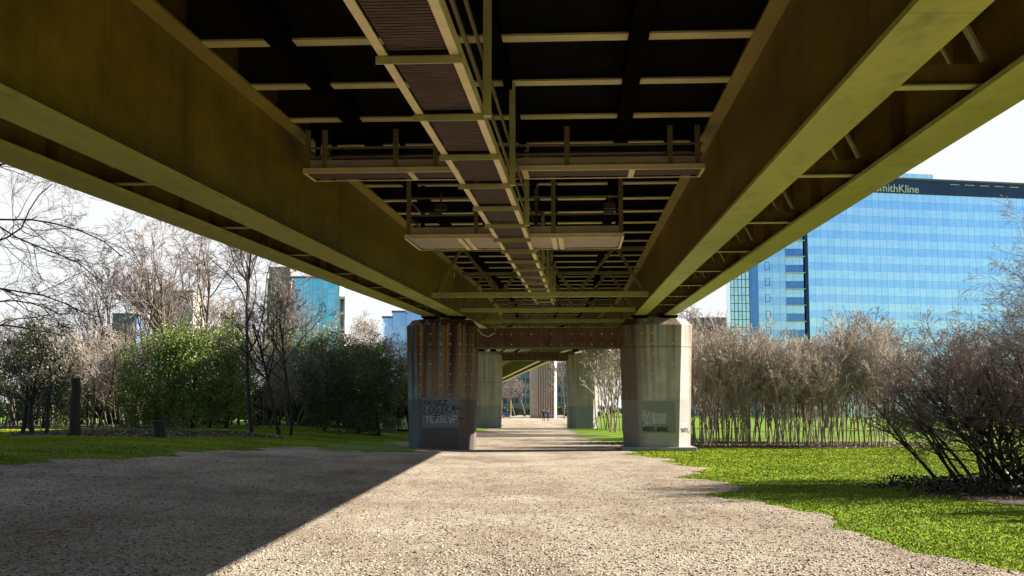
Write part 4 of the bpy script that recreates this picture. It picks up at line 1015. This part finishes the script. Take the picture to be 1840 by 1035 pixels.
# left wing
def facade(name, x0, x1, z1, parts, label):
    o = empty(name, (x0, 281.5, 0), 0, label=label, cat='building'); return o
wg = empty('office_wing', (59.6, 281.5, 0), 0, label='darker blue wing with small square windows joined to the left of the glass office', cat='building')
m = MB(); m.box(0, 6.7, .3, 22, 0, 59); m.build('core', M['navy'], wg)
for k in range(15):
    z1 = 58.6 - k * fh
    m = MB(); m.box(0, 6.7, 0, .298, z1 - fh * .5 + .02, z1); m.build('glass_band', M['glass_a'], wg)
    m = MB(); m.box(.01, 6.69, .05, .297, z1 - fh, z1 - fh * .5 + .015); m.build('spandrel_band', M['glass_b'], wg)
    m = MB()
    for a in ((1.7, 2.9),):
        z = z1 - 3.2; m.box(a[0], a[1], -.05, -.002, z, z + .1); m.box(a[0], a[1], -.05, -.002, z + 1.7, z + 1.8); m.box(a[0], a[0] + .1, -.05, -.002, z + .101, z + 1.699); m.box(a[1] - .1, a[1], -.05, -.002, z + .101, z + 1.699)
    m.build('window_frame', M['navy'], wg)
m = MB(); m.box(6.72, 11.3, .9, 22, 0, 59); m.build('recess', M['navy'], wg)
for k in range(15):
    z1 = 58.6 - k * fh
    m = MB(); m.box(6.75, 11.2, .5, .898, z1 - fh * .5, z1 - .12); m.build('window', M['glass_a'], wg)
    m = MB(); m.box(6.75, 11.2, .55, .898, z1 - fh + .2, z1 - fh * .5 - .01); m.build('spandrel', M['glass_dk'], wg)
    m = MB(); m.box(6.6, 11.5, -.2, .88, z1 - .10, z1 + .10); m.build('floor_slab', M['frame_white'], wg)
m = MB(); m.box(11.52, 12.3, .2, 12, 0, 59.2); m.build('shadow_slot', M['navy'], wg)
st = empty('stair_tower', (52.8, 281.2, 0), 0, label='pale green glass stair tower at the far left corner of the office block', cat='building')
m = MB(); m.box(.05, 4.7, .05, 6, 0, 52); m.build('glass_box', M['glass_lt'], st)
m = MB(); m.box(4.72, 6.75, .0, 8, 0, 52.4); m.build('solid_side', M['glass_dk'], st)
m = MB()
for k in range(27): m.box(-.08, 4.7, -.06, .048, k * 1.95, k * 1.95 + .14)
for k in range(6): m.box(k * .93 - .05, k * .93 + .07, -.14, -.062, 0, 52)
m.build('glazing_frame', M['galv_steel'] if 'galv_steel' in M else M['slate'], st)

def block(name, px0, px1, pytop, Y, mat, label, depth=12, floors=0, winmat='glass_far', roof=None, frame_=None, fh_=3.6, ncol=6, wz=1.6):
    x0, x1 = PX(px0, Y), PX(px1, Y); z = (738 - pytop) * Y / 2100 + 1.6
    o = empty(name, ((x0 + x1) / 2, Y, 0), 0, label=label, cat='building'); w = (x1 - x0) / 2
    m = MB(); m.box(-w, w, 0, depth, -.5, z); m.build('wall', mat, o)
    for k in range(floors):
        zz = z - .9 - k * fh_
        if zz < 2: break
        for c_ in range(ncol):
            a = -w + (c_ + .12) * 2 * w / ncol; b = -w + (c_ + .88) * 2 * w / ncol
            m = MB(); m.box(a, b, -.06, -.002, zz - wz, zz); wo = m.build('window', M[winmat], o)
            m = MB(); m.box((a + b) / 2 - .05, (a + b) / 2 + .05, -.10, -.062, zz - wz, zz); m.build('mullion', M['frame_white'], wo)
    m = MB(); m.box(-w - .2, w + .2, -.2, depth + .2, z + .002, z + .5); m.build('roof', M[roof] if roof else M['slate'], o)
    return o, w, z
# left tower: brown part, teal glass part, white end frame
block('tower_block', 478, 521, 504, 258, M['brick'], 'brown clad tower part behind the bare trees on the left', 14, 8, 'dark_glass', ncol=3)
o, w, z = block('glass_tower', 521, 606, 500, 260, M['glass_teal'], 'teal glass tower behind the bare trees on the left', 14)
for k in range(9):
    zz = z - 3.6 * (k + 1)
    m = MB(); m.box(-w, w, -.12, -.002, zz, zz + .25); m.build('floor_line', M['glass_far'], o)
for t_ in (-.48, -.1, .32):
    m = MB(); m.box(w * t_ - .1, w * t_ + .1, -.16, -.122, 0, z); m.build('mullion', M['frame_white'], o)
o2 = empty('white_end_frame', (PX(606, 260) + .1, 259.6, 0), 0, label='white slotted end wall on the right side of the teal tower', cat='wall')
m = MB(); m.box(0, .35, 0, 9, 0, z); m.box(1.35, 1.6, 0, 9, 0, z - 4); m.build('fin', M['frame_white'], o2)
for k in range(9):
    m = MB(); m.box(.352, 1.348, 0, 9, z - 1 - 3.6 * k, z - .4 - 3.6 * k); m.build('slab', M['frame_white'], o2)
pb = empty('rooftop_plant', (PX(500, 262), 262, 28), 0, label='brown plant room on top of the brown clad tower', cat='building')
m = MB(); m.box(-2.4, 2.4, 0, 7, 0, 5.6); m.build('wall', M['brick'], pb)
m = MB(); m.box(-2.6, 2.6, -.2, 7.2, 5.602, 5.9); m.build('roof', M['slate'], pb)
block('glass_block', 687, 704, 572, 300, M['glass_far'], 'lower step of the blue glass block left of the near pier', 14)
block('glass_block', 704.5, 728, 562, 300, M['glass_far'], 'middle step of the blue glass block left of the near pier', 14)
block('glass_block', 728.5, 790, 553, 302, M['glass_far'], 'tallest step of the blue glass block, behind the pier top', 14)
block('office_block', 272, 345, 525, 350, M['render'], 'pale building faintly seen through the bushy bare tree', 14, 9, 'blue_clad', ncol=5)
block('office_block', 200, 240, 566, 360, M['blue_clad'], 'small grey building seen through the fanning bare tree', 14, 6, 'dark_glass', ncol=3)
block('office_block', 395, 432, 565, 380, M['blue_clad'], 'small blue-grey building behind the bright pointed evergreen', 14, 6, 'dark_glass', ncol=3)
block('low_office', 1236, 1315, 590, 330, M['glass_far'], 'low grey-blue building between the pier and the glass stair tower', 14, 4, 'glass_lt', ncol=7)
block('roof_storey', 1242, 1313, 574, 334, M['slate'], 'grey roof storey above the low building by the pier', 10)
block('far_office', 893, 975, 657, 420, M['blue_clad'], 'blue-grey office seen through the far pier opening, left of the ribbed column', 14, 5, 'dark_glass', ncol=4, wz=1.9)
block('far_office', 990, 1062, 655, 424, M['blue_clad'], 'blue-grey office seen through the far pier opening, right of the ribbed column', 14, 5, 'dark_glass', ncol=6, wz=1.9)
# footbridge with pale parapet left of the pier
fb = empty('footbridge', (PX(700, 150), 150, 0), -.35, label='pale raised road with thin railing seen left of the near pier', cat='bridge')
m = MB(); m.hexa([(-8, -1.5, 7.2), (14, -1.5, 8.6), (14, 1.5, 8.6), (-8, 1.5, 7.2), (-8, -1.5, 7.7), (14, -1.5, 9.1), (14, 1.5, 9.1), (-8, 1.5, 7.7)]); m.build('deck', M['frame_white'], fb)
m = MB()
for k in range(23): m.box(-8 + k, -7.94 + k, -1.45, -1.39, 7.72 + .0636 * k, 8.6 + .0636 * k)
m.bar((-8, -1.42, 8.6), (14, -1.42, 10.0), .06); m.build('railing', M['slate'], fb)
for x in (-3, 2.4, 9):
    m = MB(); m.box(x - .5, x + .5, -.6, .6, -.2, 7.4 + .0636 * (x + 8)); m.build('column', M['slate'], fb)

# ------------------------------------------------------------------ sun, sky, camera
AZ = 12; EL = math.degrees(math.atan(math.cos(R(AZ)) / 1.72))
sv = Vector((math.cos(R(AZ)) * math.cos(R(EL)), math.sin(R(AZ)) * math.cos(R(EL)), math.sin(R(EL))))
su = bpy.data.lights.new('sun', 'SUN'); su.energy = 5.0; su.angle = R(.5); su.color = (1, .93, .82)
so = bpy.data.objects.new('sun', su); COL.objects.link(so); so.rotation_euler = sv.to_track_quat('Z', 'Y').to_euler()
w = bpy.data.worlds.new('World'); scene.world = w; w.use_nodes = True
nt = w.node_tree; nt.nodes.clear()
sk = nt.nodes.new('ShaderNodeTexSky'); sk.sky_type = 'NISHITA'; sk.sun_disc = False; sk.sun_elevation = R(EL); sk.sun_rotation = R(90 - AZ)
sk.air_density = 1.0; sk.dust_density = .5; sk.ozone_density = 2.5
k = N(nt)
dirv = k.n('ShaderNodeTexCoord').outputs['Generated']
dp = k.n('ShaderNodeVectorMath', operation='DOT_PRODUCT'); k.l(dirv, dp.inputs[0]); dp.inputs[1].default_value = (-.12, .98, .14)
cn = k.noise(k.mapping(dirv, (1, 1, 2.6)), 2.6, 7, .62).outputs['Fac']
mask = k.ramp(k.math('ADD', dp.outputs['Value'], k.math('MULTIPLY', k.math('SUBTRACT', cn, .5), .9)), [(.45, (0, 0, 0)), (.80, (1, 1, 1))]).outputs[0]
sky_s = k.mix(1.0, sk.outputs[0], (.050, .050, .050), 'MULTIPLY')
skyc = k.mix(mask, sky_s, (.315, .32, .325))
bg = nt.nodes.new('ShaderNodeBackground'); bg.inputs['Strength'].default_value = 1.0
ou = nt.nodes.new('ShaderNodeOutputWorld'); nt.links.new(skyc, bg.inputs[0]); nt.links.new(bg.outputs[0], ou.inputs[0])

cd = bpy.data.cameras.new('camera'); cd.sensor_width = 36; cd.lens = 2100 / 1840 * 36; cd.clip_end = 4000; cd.clip_start = .05
co = bpy.data.objects.new('camera', cd); COL.objects.link(co); co.location = (0, 0, 1.6); co.rotation_euler = (R(90 + 5.994), 0, 0)
scene.camera = co
scene.view_settings.view_transform = 'Standard'; scene.view_settings.look = 'None'
scene.view_settings.exposure = 1.62; scene.view_settings.gamma = 1; scene.view_settings.use_curve_mapping = False
scene.cycles.max_bounces = 6; scene.cycles.diffuse_bounces = 4
